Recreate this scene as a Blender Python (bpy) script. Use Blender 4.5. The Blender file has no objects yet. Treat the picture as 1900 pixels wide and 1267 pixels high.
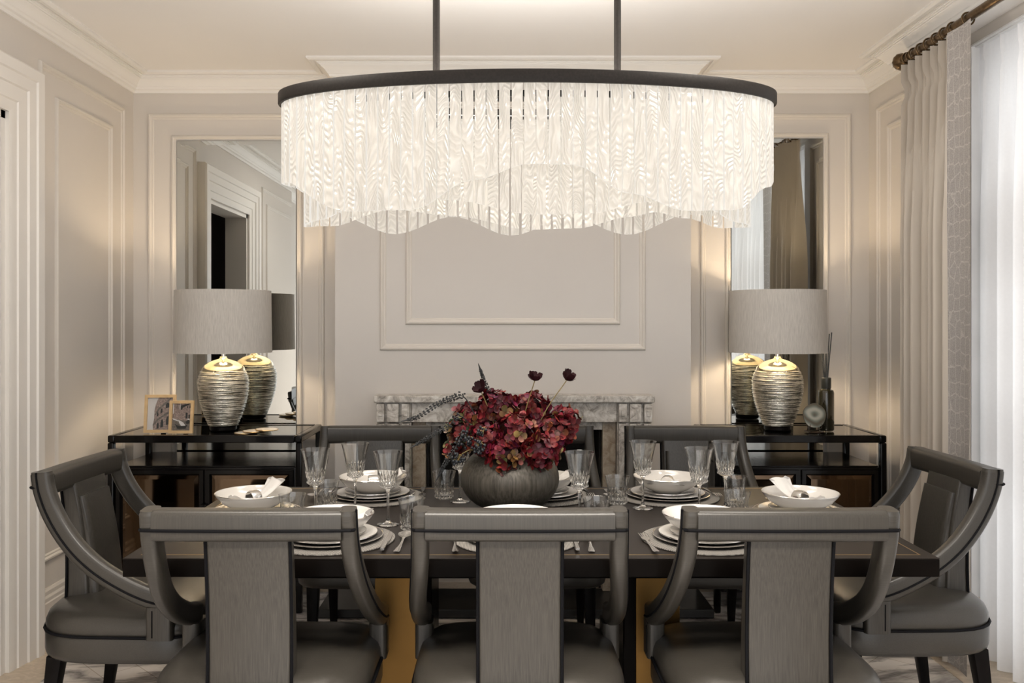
import bpy, bmesh, math, random
from mathutils import Vector, Matrix
random.seed(7)
PI = math.pi
scn = bpy.context.scene
COL = scn.collection
F = 1636.0; VX = 930.0; VY = 600.0; EYE = 1.40

# ------------------------------------------------------------------ helpers
def tag(o, label=None, cat=None, group=None, kind=None):
    if label: o['label'] = label
    if cat: o['category'] = cat
    if group: o['group'] = group
    if kind: o['kind'] = kind
    return o

def empty(name, loc=(0, 0, 0), rz=0.0, label=None, cat=None, group=None):
    o = bpy.data.objects.new(name, None); COL.objects.link(o)
    o.location = loc; o.rotation_euler = (0, 0, rz); o.empty_display_size = .05
    return tag(o, label, cat, group)

def children(o):
    return [c for c in bpy.data.objects if c.parent == o]

def copy_tree(o, parent=None):
    c = o.copy(); COL.objects.link(c); c.parent = parent
    for ch in children(o): copy_tree(ch, c)
    return c

def cr(pts, n=6):
    """Catmull-Rom resample of a list of points."""
    P = [Vector(p) for p in pts]; out = []
    for i in range(len(P) - 1):
        p0 = P[i - 1] if i else P[0] * 2 - P[1]
        p1, p2 = P[i], P[i + 1]
        p3 = P[i + 2] if i + 2 < len(P) else P[-1] * 2 - P[-2]
        for k in range(n):
            t = k / n
            out.append(.5 * ((2 * p1) + (p2 - p0) * t + (2 * p0 - 5 * p1 + 4 * p2 - p3) * t * t + (3 * p1 - p0 - 3 * p2 + p3) * t ** 3))
    out.append(P[-1]); return out

class MB:
    def __init__(s): s.bm = bmesh.new(); s.boxy = False
    def face(s, vs):
        try: return s.bm.faces.new(vs)
        except ValueError: return None
    def box(s, x0, x1, y0, y1, z0, z1, bev=0, seg=2):
        c = Vector(((x0 + x1) / 2, (y0 + y1) / 2, (z0 + z1) / 2))
        m = Matrix.Translation(c) @ Matrix.Diagonal((abs(x1 - x0), abs(y1 - y0), abs(z1 - z0), 1))
        r = bmesh.ops.create_cube(s.bm, size=1, matrix=m)
        if bev:
            s.boxy = True
            es = list({e for v in r['verts'] for e in v.link_edges})
            bmesh.ops.bevel(s.bm, geom=es, offset=bev, segments=seg, profile=.5, affect='EDGES', clamp_overlap=True)
        return s
    def lathe(s, prof, seg=32, mod=None, c=(0, 0, 0)):
        rings = []
        for (r, z) in prof:
            if r < 1e-6: rings.append([s.bm.verts.new((c[0], c[1], c[2] + z))])
            else:
                ring = []
                for k in range(seg):
                    a = 2 * PI * k / seg; rr = r * (mod(r, z, a) if mod else 1)
                    ring.append(s.bm.verts.new((c[0] + rr * math.cos(a), c[1] + rr * math.sin(a), c[2] + z)))
                rings.append(ring)
        for a, b in zip(rings, rings[1:]):
            for k in range(seg):
                k2 = (k + 1) % seg
                if len(a) == 1 and len(b) == 1: continue
                if len(a) == 1: s.face((a[0], b[k2], b[k]))
                elif len(b) == 1: s.face((a[k], a[k2], b[0]))
                else: s.face((a[k], a[k2], b[k2], b[k]))
        return s
    def sweep(s, path, prof, side=(1, 0, 0), closed=False, caps=True, scale=None):
        P = [Vector(p) for p in path]; side = Vector(side); n = len(P); rings = []
        for i, p in enumerate(P):
            if closed: t = P[(i + 1) % n] - P[i - 1]
            else: t = P[min(i + 1, n - 1)] - P[max(i - 1, 0)]
            t.normalize()
            a = side - t * side.dot(t)
            if a.length < 1e-5: a = t.orthogonal()
            a.normalize(); b = t.cross(a)
            sc = scale(i / max(1, n - 1)) if scale else 1
            if not isinstance(sc, tuple): sc = (sc, sc)
            rings.append([s.bm.verts.new(p + a * u * sc[0] + b * v * sc[1]) for u, v in prof])
        m = len(prof); rng = range(n) if closed else range(n - 1)
        for i in rng:
            A, B = rings[i], rings[(i + 1) % n]
            for k in range(m): s.face((A[k], A[(k + 1) % m], B[(k + 1) % m], B[k]))
        if caps and not closed:
            s.face(list(reversed(rings[0]))); s.face(rings[-1])
        return s
    def tube(s, path, r, seg=10, closed=False, scale=None):
        prof = [(r * math.cos(2 * PI * k / seg), r * math.sin(2 * PI * k / seg)) for k in range(seg)]
        P = [Vector(p) for p in path]
        d = P[-1] - P[0]
        if closed: d = (P[1] - P[0]).cross(P[len(P) // 3] - P[0])
        side = d if closed else d.orthogonal()
        return s.sweep(path, prof, side, closed, True, scale)
    def grid(s, rows, close_u=False):
        V = [[s.bm.verts.new(p) for p in r] for r in rows]
        for a, b in zip(V, V[1:]):
            m = len(a)
            for k in range(m if close_u else m - 1):
                s.face((a[k], a[(k + 1) % m], b[(k + 1) % m], b[k]))
        return V
    def poly(s, pts):
        return s.face([s.bm.verts.new(p) for p in pts])
    def prism(s, pts2, z0, z1, mp=None):
        mp = mp or (lambda u, v, w: (u, v, w))
        a = [s.bm.verts.new(mp(u, v, z0)) for u, v in pts2]; b = [s.bm.verts.new(mp(u, v, z1)) for u, v in pts2]
        n = len(a); s.face(list(reversed(a))); s.face(b)
        for k in range(n): s.face((a[k], a[(k + 1) % n], b[(k + 1) % n], b[k]))
        return s
    def mould(s, path, prof, mp, closed=True, caps=True):
        """mitred moulding: path in 2D, profile (offset to the right, normal)."""
        P = [Vector((p[0], p[1])) for p in path]; n = len(P); rings = []
        for i in range(n):
            def nrm(a, b):
                d = (b - a).normalized(); return Vector((d.y, -d.x))
            if closed: n1, n2 = nrm(P[i - 1], P[i]), nrm(P[i], P[(i + 1) % n])
            else:
                n1 = nrm(P[i - 1], P[i]) if i else nrm(P[0], P[1])
                n2 = nrm(P[i], P[i + 1]) if i < n - 1 else n1
            m = (n1 + n2) / (1 + n1.dot(n2))
            rings.append([s.bm.verts.new(mp(P[i].x + m.x * o, P[i].y + m.y * o, h)) for o, h in prof])
        k = len(prof)
        for i in range(n if closed else n - 1):
            A, B = rings[i], rings[(i + 1) % n]
            for j in range(k): s.face((A[j], A[(j + 1) % k], B[(j + 1) % k], B[j]))
        if not closed and caps: s.face(rings[0]); s.face(list(reversed(rings[-1])))
        return s
    def build(s, name, mat, parent=None, sharp=38, smooth=True, loc=None, normals=True):
        bm = s.bm
        if s.boxy: sharp = min(sharp, 20)
        if normals: bmesh.ops.recalc_face_normals(bm, faces=bm.faces)
        if smooth:
            for f in bm.faces: f.smooth = True
            lim = math.radians(sharp)
            for e in bm.edges:
                if len(e.link_faces) == 2 and e.calc_face_angle(0) > lim: e.smooth = False
        me = bpy.data.meshes.new(name); bm.to_mesh(me); bm.free()
        if mat: me.materials.append(mat)
        o = bpy.data.objects.new(name, me); COL.objects.link(o)
        if parent: o.parent = parent
        if loc: o.location = loc
        return o

def rrect(w, h, r, seg=4):
    out = []
    for cx, cy, a0 in ((w / 2 - r, h / 2 - r, 0), (-w / 2 + r, h / 2 - r, 90), (-w / 2 + r, -h / 2 + r, 180), (w / 2 - r, -h / 2 + r, 270)):
        for k in range(seg + 1):
            a = math.radians(a0 + 90 * k / seg); out.append((cx + r * math.cos(a), cy + r * math.sin(a)))
    return out

def structure(name, mb, mat, label=None, **k):
    o = mb.build(name, mat, **k); tag(o, label, None, None, 'structure'); return o

# ------------------------------------------------------------------ materials
def new_mat(name):
    m = bpy.data.materials.new(name); m.use_nodes = True
    nt = m.node_tree; nt.nodes.clear()
    out = nt.nodes.new('ShaderNodeOutputMaterial')
    return m, nt, out
def N(nt, t, **k):
    n = nt.nodes.new(t)
    for a, v in k.items():
        if a in n.inputs.keys(): n.inputs[a].default_value = v
        else: setattr(n, a, v)
    return n
def pr(nt, out, col=(.8, .8, .8), rough=.5, metal=0., **k):
    b = nt.nodes.new('ShaderNodeBsdfPrincipled')
    b.inputs['Base Color'].default_value = (*col, 1); b.inputs['Roughness'].default_value = rough
    b.inputs['Metallic'].default_value = metal
    for a, v in k.items(): b.inputs[a.replace('_', ' ')].default_value = v
    nt.links.new(b.outputs[0], out.inputs[0]); return b
def plain(name, col, rough=.5, metal=0., noise=.04, scale=8., bump=0., bscale=60., **k):
    m, nt, out = new_mat(name); b = pr(nt, out, col, rough, metal, **k)
    tc = N(nt, 'ShaderNodeTexCoord')
    nz = N(nt, 'ShaderNodeTexNoise', Scale=scale, Detail=4.)
    nt.links.new(tc.outputs['Object'], nz.inputs['Vector'])
    r = N(nt, 'ShaderNodeValToRGB')
    r.color_ramp.elements[0].color = (*[c * (1 - noise) for c in col], 1); r.color_ramp.elements[1].color = (*[min(1, c * (1 + noise)) for c in col], 1)
    r.color_ramp.elements[0].position = .3; r.color_ramp.elements[1].position = .7
    nt.links.new(nz.outputs[0], r.inputs[0]); nt.links.new(r.outputs[0], b.inputs['Base Color'])
    if bump:
        n2 = N(nt, 'ShaderNodeTexNoise', Scale=bscale, Detail=3.)
        nt.links.new(tc.outputs['Object'], n2.inputs['Vector'])
        bp = N(nt, 'ShaderNodeBump', Strength=bump, Distance=.002)
        nt.links.new(n2.outputs[0], bp.inputs['Height']); nt.links.new(bp.outputs[0], b.inputs['Normal'])
    return m

def streak(name, col, axis, rough=.33, contrast=.32, sheen=.0, bump=.12, fine=420., long=9.):
    """satin weave: noise stretched along AXIS (0 x, 1 y, 2 z)."""
    m, nt, out = new_mat(name); b = pr(nt, out, col, rough)
    b.inputs['Sheen Weight'].default_value = sheen; b.inputs['Sheen Roughness'].default_value = .35
    b.inputs['Specular IOR Level'].default_value = .46
    tc = N(nt, 'ShaderNodeTexCoord'); mp = N(nt, 'ShaderNodeMapping')
    sc = [fine] * 3; sc[axis] = long; mp.inputs['Scale'].default_value = sc
    nz = N(nt, 'ShaderNodeTexNoise', Scale=1., Detail=3., Roughness=.6)
    nt.links.new(tc.outputs['Object'], mp.inputs[0]); nt.links.new(mp.outputs[0], nz.inputs['Vector'])
    r = N(nt, 'ShaderNodeValToRGB'); e = r.color_ramp.elements
    e[0].position = .3; e[1].position = .72
    e[0].color = (*[c * (1 - contrast) for c in col], 1); e[1].color = (*[c * (1 + contrast * 1.2) for c in col], 1)
    nt.links.new(nz.outputs[0], r.inputs[0]); nt.links.new(r.outputs[0], b.inputs['Base Color'])
    bp = N(nt, 'ShaderNodeBump', Strength=bump, Distance=.001)
    nt.links.new(nz.outputs[0], bp.inputs['Height']); nt.links.new(bp.outputs[0], b.inputs['Normal'])
    return m

WALL = (.64, .60, .555)
M = {}
M['wall'] = plain('wall_paint', WALL, .62, noise=.012, scale=2)
M['wall_cool'] = plain('wall_paint_chimney', (.60, .57, .54), .62, noise=.012, scale=2)
M['trim'] = plain('trim_paint', (.65, .61, .56), .5, noise=.012, scale=2)
M['white'] = plain('white_paint', (.82, .80, .77), .5, noise=.01, scale=2)
M['casing'] = plain('casing_paint', (.74, .71, .67), .45, noise=.01, scale=2)
M['ceil'] = plain('ceiling_paint', (.87, .85, .83), .7, noise=.01, scale=2)
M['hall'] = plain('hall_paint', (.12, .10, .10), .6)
M['black'] = plain('black_lacquer', (.005, .0045, .0045), .14, noise=.2, Specular_IOR_Level=.22)
M['blackwood'] = plain('black_wood', (.006, .005, .005), .35, noise=.3, scale=30, Specular_IOR_Level=.08)
M['firebox'] = plain('firebox_black', (.012, .010, .008), .8, noise=.4, scale=20)
M['hearth'] = plain('black_slate', (.02, .019, .018), .3, noise=.3, scale=14)
M['table'] = plain('dark_veneer', (.011, .0085, .007), .31, noise=.10, scale=6, Specular_IOR_Level=.12)
M['tableside'] = plain('dark_gloss', (.0045, .0035, .003), .22, noise=.2, Specular_IOR_Level=.03)
M['gold'] = plain('aged_gold', (.17, .095, .03), .45, 1., noise=.12, scale=5)
M['brass'] = plain('brass', (.60, .42, .20), .3, 1., noise=.08)
M['bronze'] = plain('dark_bronze', (.085, .065, .048), .36, .85, noise=.25, scale=120)
M['ring'] = plain('bronze_ring', (.018, .015, .013), .5, .2, Specular_IOR_Level=.25, noise=.25, scale=150)
M['silver'] = plain('silver', (.78, .76, .73), .16, 1., noise=.05)
M['porcelain'] = plain('porcelain', (.60, .575, .54), .12, noise=.01, Coat_Weight=.4)
M['charger'] = plain('grey_charger', (.055, .050, .048), .3, noise=.06, Specular_IOR_Level=.2)
M['napkin'] = plain('white_linen', (.60, .58, .555), .85, noise=.03, scale=40, bump=.3, bscale=300)
M['wood'] = plain('light_oak', (.60, .42, .22), .42, noise=.14, scale=25)
M['gray_photo'] = plain('photo_sky', (.56, .55, .54), .35, noise=.05)
M['photo_dark'] = plain('photo_stone', (.13, .115, .10), .35, noise=.35, scale=120)
M['photo_mid'] = plain('photo_facade', (.26, .20, .175), .35, noise=.45, scale=140)
M['photo_black'] = plain('photo_black', (.02, .022, .02), .35, noise=.2)
M['rodmetal'] = plain('antique_brass', (.13, .085, .045), .34, .9, noise=.25, scale=60)

FAB = (.034, .0305, .0255)
M['fab_v'] = streak('satin_vertical', FAB, 2)
M['fab_seat'] = streak('satin_seat', FAB, 0, contrast=.18)
M['fab_skirt'] = streak('satin_skirt', FAB, 0, contrast=.2)
M['fab_rail'] = streak('satin_rail', FAB, 2, contrast=.2)
M['fab_arm'] = streak('satin_arm', FAB, 0, contrast=.2, long=14.)
M['piping'] = plain('charcoal_piping', (.005, .005, .006), .6, Specular_IOR_Level=.06)
M['curtain'] = plain('curtain_sateen', (.47, .42, .36), .55, noise=.03, scale=3, Sheen_Weight=.3)
M['linen'] = streak('shade_linen', (.50, .475, .44), 2, rough=.8, contrast=.13, sheen=.2, bump=.2, fine=300., long=22.)
M['stem'] = plain('flower_stem', (.22, .17, .06), .6, noise=.2, scale=60)
M['amaranth'] = plain('dark_catkin', (.018, .020, .022), .45, noise=.5, scale=160)
M['berry'] = plain('blue_black_berry', (.016, .018, .022), .3, Specular_IOR_Level=.3, noise=.4, scale=90)
M['cosmos'] = plain('dark_maroon_petal', (.022, .005, .007), .55, Specular_IOR_Level=.15, noise=.4, scale=60)
M['diff_glass'] = plain('smoked_bottle', (.020, .018, .010), .1, noise=.3, bump=.6, bscale=70, Coat_Weight=.6)
M['shade_in'] = plain('shade_lining', (.8, .76, .68), .8)
M['windowwhite'] = plain('window_frame_white', (.8, .8, .8), .4)

def glass(name, col=(1, 1, 1), rough=0., ior=1.48):
    m, nt, out = new_mat(name)
    g = N(nt, 'ShaderNodeBsdfGlass', Roughness=rough, IOR=ior); g.inputs['Color'].default_value = (*col, 1)
    nz = N(nt, 'ShaderNodeTexNoise', Scale=4.); r = N(nt, 'ShaderNodeMapRange')
    r.inputs['To Min'].default_value = ior - .01; r.inputs['To Max'].default_value = ior + .01
    nt.links.new(nz.outputs[0], r.inputs[0]); nt.links.new(r.outputs[0], g.inputs['IOR'])
    nt.links.new(g.outputs[0], out.inputs[0]); return m
M['crystal'] = glass('crystal', (.99, .985, .975))
m, nt, out = new_mat('thin_crystal')
t = N(nt, 'ShaderNodeBsdfTransparent'); t.inputs[0].default_value = (.975, .975, .97, 1)
g = N(nt, 'ShaderNodeBsdfGlossy', Roughness=.02); lw = N(nt, 'ShaderNodeLayerWeight', Blend=.5); pw = N(nt, 'ShaderNodeMath', operation='POWER'); pw.inputs[1].default_value = 2.6; nt.links.new(lw.outputs['Facing'], pw.inputs[0])
fr = N(nt, 'ShaderNodeMath', operation='MULTIPLY_ADD'); fr.inputs[1].default_value = .85; fr.inputs[2].default_value = .06; nt.links.new(pw.outputs[0], fr.inputs[0])
nz = N(nt, 'ShaderNodeTexNoise', Scale=6.); bp = N(nt, 'ShaderNodeBump', Strength=.05, Distance=.002); nt.links.new(nz.outputs[0], bp.inputs['Height']); nt.links.new(bp.outputs[0], g.inputs['Normal'])
mx = N(nt, 'ShaderNodeMixShader'); nt.links.new(fr.outputs[0], mx.inputs[0]); nt.links.new(t.outputs[0], mx.inputs[1]); nt.links.new(g.outputs[0], mx.inputs[2]); nt.links.new(mx.outputs[0], out.inputs[0])
M['thin_crystal'] = m

def smoked(name, tint, mixf, rough=.03):
    """thin tinted pane: see-through plus a mirror sheen."""
    m, nt, out = new_mat(name)
    t = N(nt, 'ShaderNodeBsdfTransparent'); t.inputs[0].default_value = (*tint, 1)
    g = N(nt, 'ShaderNodeBsdfGlossy', Roughness=rough); g.inputs['Color'].default_value = (.9, .88, .85, 1)
    fr = N(nt, 'ShaderNodeFresnel', IOR=1.5); ma = N(nt, 'ShaderNodeMath', operation='MULTIPLY_ADD')
    ma.inputs[1].default_value = 1.; ma.inputs[2].default_value = mixf
    ma.use_clamp = True
    mx = N(nt, 'ShaderNodeMixShader')
    nt.links.new(fr.outputs[0], ma.inputs[0]); nt.links.new(ma.outputs[0], mx.inputs[0])
    nt.links.new(t.outputs[0], mx.inputs[1]); nt.links.new(g.outputs[0], mx.inputs[2]); nt.links.new(mx.outputs[0], out.inputs[0])
    return m
M['smoke_pane'] = smoked('smoked_glass', (.22, .19, .16), .10)
M['pane'] = smoked('window_glass', (.95, .97, .98), .02)

m, nt, out = new_mat('mirror_silver'); b = pr(nt, out, (.64, .66, .65), .01, 1.)
nz = N(nt, 'ShaderNodeTexNoise', Scale=.5); r = N(nt, 'ShaderNodeMapRange'); r.inputs['To Min'].default_value = .006; r.inputs['To Max'].default_value = .014
nt.links.new(nz.outputs[0], r.inputs[0]); nt.links.new(r.outputs[0], b.inputs['Roughness']); M['mirror'] = m
m, nt, out = new_mat('bronze_mirror'); b = pr(nt, out, (.13, .09, .06), .05, 1.)
nz = N(nt, 'ShaderNodeTexNoise', Scale=2.); r = N(nt, 'ShaderNodeMapRange'); r.inputs['To Min'].default_value = .03; r.inputs['To Max'].default_value = .08
nt.links.new(nz.outputs[0], r.inputs[0]); nt.links.new(r.outputs[0], b.inputs['Roughness']); M['bronze_mirror'] = m

# woven placemat
m, nt, out = new_mat('woven_mat'); b = pr(nt, out, (.55, .52, .47), .7)
tc = N(nt, 'ShaderNodeTexCoord'); wv = N(nt, 'ShaderNodeTexWave', Scale=75., Distortion=.4); wv.bands_direction = 'X'
w2 = N(nt, 'ShaderNodeTexWave', Scale=75., Distortion=.4); w2.bands_direction = 'Y'
mu = N(nt, 'ShaderNodeMath', operation='MULTIPLY')
nt.links.new(tc.outputs['Object'], wv.inputs[0]); nt.links.new(tc.outputs['Object'], w2.inputs[0])
nt.links.new(wv.outputs[1], mu.inputs[0]); nt.links.new(w2.outputs[1], mu.inputs[1])
r = N(nt, 'ShaderNodeValToRGB'); r.color_ramp.elements[0].color = (.06, .055, .05, 1); r.color_ramp.elements[1].color = (.30, .28, .25, 1); r.color_ramp.elements[1].position = .5
nt.links.new(mu.outputs[0], r.inputs[0]); nt.links.new(r.outputs[0], b.inputs['Base Color'])
bp = N(nt, 'ShaderNodeBump', Strength=.6, Distance=.002); nt.links.new(mu.outputs[0], bp.inputs['Height']); nt.links.new(bp.outputs[0], b.inputs['Normal'])
M['placemat'] = m

# ribbed vase
m, nt, out = new_mat('carved_vase'); b = pr(nt, out, (.10, .09, .078), .42, .35)
tc = N(nt, 'ShaderNodeTexCoord'); mp = N(nt, 'ShaderNodeMapping'); mp.inputs['Scale'].default_value = (150, 150, 5)
nz = N(nt, 'ShaderNodeTexNoise', Scale=1., Detail=3.)
nt.links.new(tc.outputs['Object'], mp.inputs[0]); nt.links.new(mp.outputs[0], nz.inputs['Vector'])
r = N(nt, 'ShaderNodeValToRGB'); r.color_ramp.elements[0].position = .3; r.color_ramp.elements[0].color = (.045, .040, .032, 1); r.color_ramp.elements[1].position = .7; r.color_ramp.elements[1].color = (.105, .094, .078, 1)
nt.links.new(nz.outputs[0], r.inputs[0]); nt.links.new(r.outputs[0], b.inputs['Base Color'])
bp = N(nt, 'ShaderNodeBump', Strength=.4, Distance=.003); nt.links.new(nz.outputs[0], bp.inputs['Height']); nt.links.new(bp.outputs[0], b.inputs['Normal'])
M['vase'] = m

# marble floor in large diagonal planks
def marble(name, base, vein, scale, dark=.5, rough=.2, planks=False, border=None):
    m, nt, out = new_mat(name); b = pr(nt, out, base, rough)
    tc = N(nt, 'ShaderNodeTexCoord'); mp = N(nt, 'ShaderNodeMapping'); mp.inputs['Rotation'].default_value = (0, 0, .6); mp.inputs['Scale'].default_value = (1, 2.6, 1)
    nt.links.new(tc.outputs['Object'], mp.inputs[0])
    nz = N(nt, 'ShaderNodeTexNoise', Scale=scale, Detail=7., Roughness=.6, Distortion=1.2)
    nt.links.new(mp.outputs[0], nz.inputs['Vector'])
    s1 = N(nt, 'ShaderNodeMath', operation='SUBTRACT'); s1.inputs[1].default_value = .5
    ab = N(nt, 'ShaderNodeMath', operation='ABSOLUTE')
    nt.links.new(nz.outputs[0], s1.inputs[0]); nt.links.new(s1.outputs[0], ab.inputs[0])
    r = N(nt, 'ShaderNodeValToRGB'); e = r.color_ramp.elements
    e[0].position = 0; e[0].color = (*vein, 1); e[1].position = .09; e[1].color = (*base, 1)
    nt.links.new(ab.outputs[0], r.inputs[0]); last = r.outputs[0]
    if planks:
        m2 = N(nt, 'ShaderNodeMapping'); m2.inputs['Rotation'].default_value = (0, 0, PI / 4)
        nt.links.new(tc.outputs['Object'], m2.inputs[0])
        bk = N(nt, 'ShaderNodeTexBrick', Scale=1.); bk.inputs['Mortar Size'].default_value = .0018; bk.inputs['Brick Width'].default_value = .6; bk.inputs['Row Height'].default_value = .15
        bk.inputs['Color1'].default_value = (1, 1, 1, 1); bk.inputs['Color2'].default_value = (.88, .86, .85, 1); bk.inputs['Mortar'].default_value = (.6, .55, .5, 1)
        nt.links.new(m2.outputs[0], bk.inputs[0])
        mx = N(nt, 'ShaderNodeMix', data_type='RGBA', blend_type='MULTIPLY'); mx.inputs[0].default_value = 1
        nt.links.new(last, mx.inputs[6]); nt.links.new(bk.outputs[0], mx.inputs[7]); last = mx.outputs[2]
    nt.links.new(last, b.inputs['Base Color']); return m
M['floor'] = marble('white_marble', (.74, .71, .68), (.22, .21, .21), 1.5, planks=True)
M['floor_border'] = marble('beige_marble', (.50, .42, .33), (.40, .33, .25), 9., rough=.3)
# mantel stone
def stone(name, c1, c2, c3, scale):
    m, nt, out = new_mat(name); b = pr(nt, out, c2, .38)
    tc = N(nt, 'ShaderNodeTexCoord'); nz = N(nt, 'ShaderNodeTexNoise', Scale=scale, Detail=9., Roughness=.72, Distortion=.8)
    nt.links.new(tc.outputs['Object'], nz.inputs['Vector'])
    r = N(nt, 'ShaderNodeValToRGB'); e = r.color_ramp.elements
    e[0].position = .36; e[0].color = (*c1, 1); e[1].position = .66; e[1].color = (*c3, 1)
    k = e.new(.5); k.color = (*c2, 1)
    nt.links.new(nz.outputs[0], r.inputs[0]); nt.links.new(r.outputs[0], b.inputs['Base Color']); return m
M['stone'] = stone('grey_mantel_marble', (.22, .195, .17), (.52, .485, .44), (.76, .74, .70), 22)
M['stone_inner'] = stone('brown_slip_marble', (.24, .18, .12), (.40, .33, .25), (.52, .45, .36), 18)

# curtain border with an interlaced hexagon weave
m, nt, out = new_mat('trellis_border'); b = pr(nt, out, (.42, .40, .39), .6)
tc = N(nt, 'ShaderNodeTexCoord'); mp = N(nt, 'ShaderNodeMapping'); mp.inputs['Scale'].default_value = (0.001, 27., 17.)
vo = N(nt, 'ShaderNodeTexVoronoi', Scale=1.); vo.feature = 'DISTANCE_TO_EDGE'; vo.inputs['Randomness'].default_value = .45
nt.links.new(tc.outputs['Object'], mp.inputs[0]); nt.links.new(mp.outputs[0], vo.inputs[0])
n2 = N(nt, 'ShaderNodeTexNoise', Scale=260.); nt.links.new(tc.outputs['Object'], n2.inputs['Vector'])
r = N(nt, 'ShaderNodeValToRGB'); e = r.color_ramp.elements; e[0].position = .02; e[0].color = (.56, .54, .52, 1); e[1].position = .07; e[1].color = (.42, .40, .39, 1)
r2 = N(nt, 'ShaderNodeValToRGB'); e = r2.color_ramp.elements; e[0].position = .35; e[0].color = (.68, .68, .68, 1); e[1].position = .65; e[1].color = (1, 1, 1, 1)
mx = N(nt, 'ShaderNodeMix', data_type='RGBA', blend_type='MULTIPLY'); mx.inputs[0].default_value = 1
nt.links.new(vo.outputs[0], r.inputs[0]); nt.links.new(n2.outputs[0], r2.inputs[0]); nt.links.new(r.outputs[0], mx.inputs[6]); nt.links.new(r2.outputs[0], mx.inputs[7]); nt.links.new(mx.outputs[2], b.inputs['Base Color'])
M['border'] = m

# sheer voile
m, nt, out = new_mat('voile')
d = N(nt, 'ShaderNodeBsdfDiffuse'); d.inputs[0].default_value = (.86, .84, .825, 1)
t = N(nt, 'ShaderNodeBsdfTranslucent'); t.inputs[0].default_value = (.88, .87, .88, 1)
x = N(nt, 'ShaderNodeMixShader'); x.inputs[0].default_value = .55
tr = N(nt, 'ShaderNodeBsdfTransparent'); x2 = N(nt, 'ShaderNodeMixShader')
tc = N(nt, 'ShaderNodeTexCoord'); nz = N(nt, 'ShaderNodeTexNoise', Scale=90.); rr = N(nt, 'ShaderNodeMapRange'); rr.inputs['To Min'].default_value = .03; rr.inputs['To Max'].default_value = .08
nt.links.new(tc.outputs['Object'], nz.inputs['Vector']); nt.links.new(nz.outputs[0], rr.inputs[0]); nt.links.new(rr.outputs[0], x2.inputs[0])
nt.links.new(d.outputs[0], x.inputs[1]); nt.links.new(t.outputs[0], x.inputs[2]); nt.links.new(x.outputs[0], x2.inputs[1]); nt.links.new(tr.outputs[0], x2.inputs[2]); nt.links.new(x2.outputs[0], out.inputs[0])
M['voile'] = m

# edge-lit textured glass of the chandelier
m, nt, out = new_mat('grained_glass')
tc = N(nt, 'ShaderNodeTexCoord'); oi = N(nt, 'ShaderNodeObjectInfo')
mp = N(nt, 'ShaderNodeMapping'); mp.inputs['Scale'].default_value = (1.35, 1.35, .42)
off = N(nt, 'ShaderNodeVectorMath', operation='SCALE'); off.inputs[0].default_value = (3.1, 1.7, 2.3)
nt.links.new(oi.outputs['Random'], off.inputs['Scale'])
ad = N(nt, 'ShaderNodeVectorMath', operation='ADD')
nt.links.new(tc.outputs['Object'], mp.inputs[0]); nt.links.new(mp.outputs[0], ad.inputs[0]); nt.links.new(off.outputs[0], ad.inputs[1])
nz = N(nt, 'ShaderNodeTexNoise', Scale=11., Detail=1.5)
nt.links.new(ad.outputs[0], nz.inputs['Vector'])
ml = N(nt, 'ShaderNodeMath', operation='MULTIPLY'); ml.inputs[1].default_value = 95.
sn = N(nt, 'ShaderNodeMath', operation='SINE')
sx_ = N(nt, 'ShaderNodeSeparateXYZ'); nt.links.new(tc.outputs['Object'], sx_.inputs[0])
zz = N(nt, 'ShaderNodeMath', operation='MULTIPLY_ADD'); zz.inputs[1].default_value = 190.; nt.links.new(sx_.outputs['Z'], zz.inputs[0]); nt.links.new(ml.outputs[0], zz.inputs[2])
nt.links.new(nz.outputs[0], ml.inputs[0]); nt.links.new(zz.outputs[0], sn.inputs[0])
bp = N(nt, 'ShaderNodeBump', Strength=.7, Distance=.003); nt.links.new(sn.outputs[0], bp.inputs['Height'])
d = N(nt, 'ShaderNodeBsdfDiffuse'); d.inputs[0].default_value = (.66, .64, .61, 1)
t = N(nt, 'ShaderNodeBsdfTranslucent'); t.inputs[0].default_value = (.68, .66, .62, 1)
gl = N(nt, 'ShaderNodeBsdfGlossy', Roughness=.18); gl.inputs['Color'].default_value = (1, .98, .95, 1)
for n in (d, t, gl): nt.links.new(bp.outputs[0], n.inputs['Normal'])
a1 = N(nt, 'ShaderNodeMixShader'); a1.inputs[0].default_value = .5
nt.links.new(d.outputs[0], a1.inputs[1]); nt.links.new(t.outputs[0], a1.inputs[2])
a2 = N(nt, 'ShaderNodeMixShader'); a2.inputs[0].default_value = .10
nt.links.new(a1.outputs[0], a2.inputs[1]); nt.links.new(gl.outputs[0], a2.inputs[2])
tr = N(nt, 'ShaderNodeBsdfTransparent'); tr.inputs[0].default_value = (.97, .96, .94, 1)
a3 = N(nt, 'ShaderNodeMixShader'); a3.inputs[0].default_value = .20
nt.links.new(a2.outputs[0], a3.inputs[1]); nt.links.new(tr.outputs[0], a3.inputs[2])
em = N(nt, 'ShaderNodeEmission'); em.inputs[0].default_value = (1, .925, .81, 1)
er = N(nt, 'ShaderNodeMapRange'); er.inputs['From Min'].default_value = -1; er.inputs['To Min'].default_value = .11; er.inputs['To Max'].default_value = .18
nt.links.new(sn.outputs[0], er.inputs[0]); nt.links.new(er.outputs[0], em.inputs[1])
add = N(nt, 'ShaderNodeAddShader'); nt.links.new(a3.outputs[0], add.inputs[0]); nt.links.new(em.outputs[0], add.inputs[1]); nt.links.new(add.outputs[0], out.inputs[0])
M['slab'] = m

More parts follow.
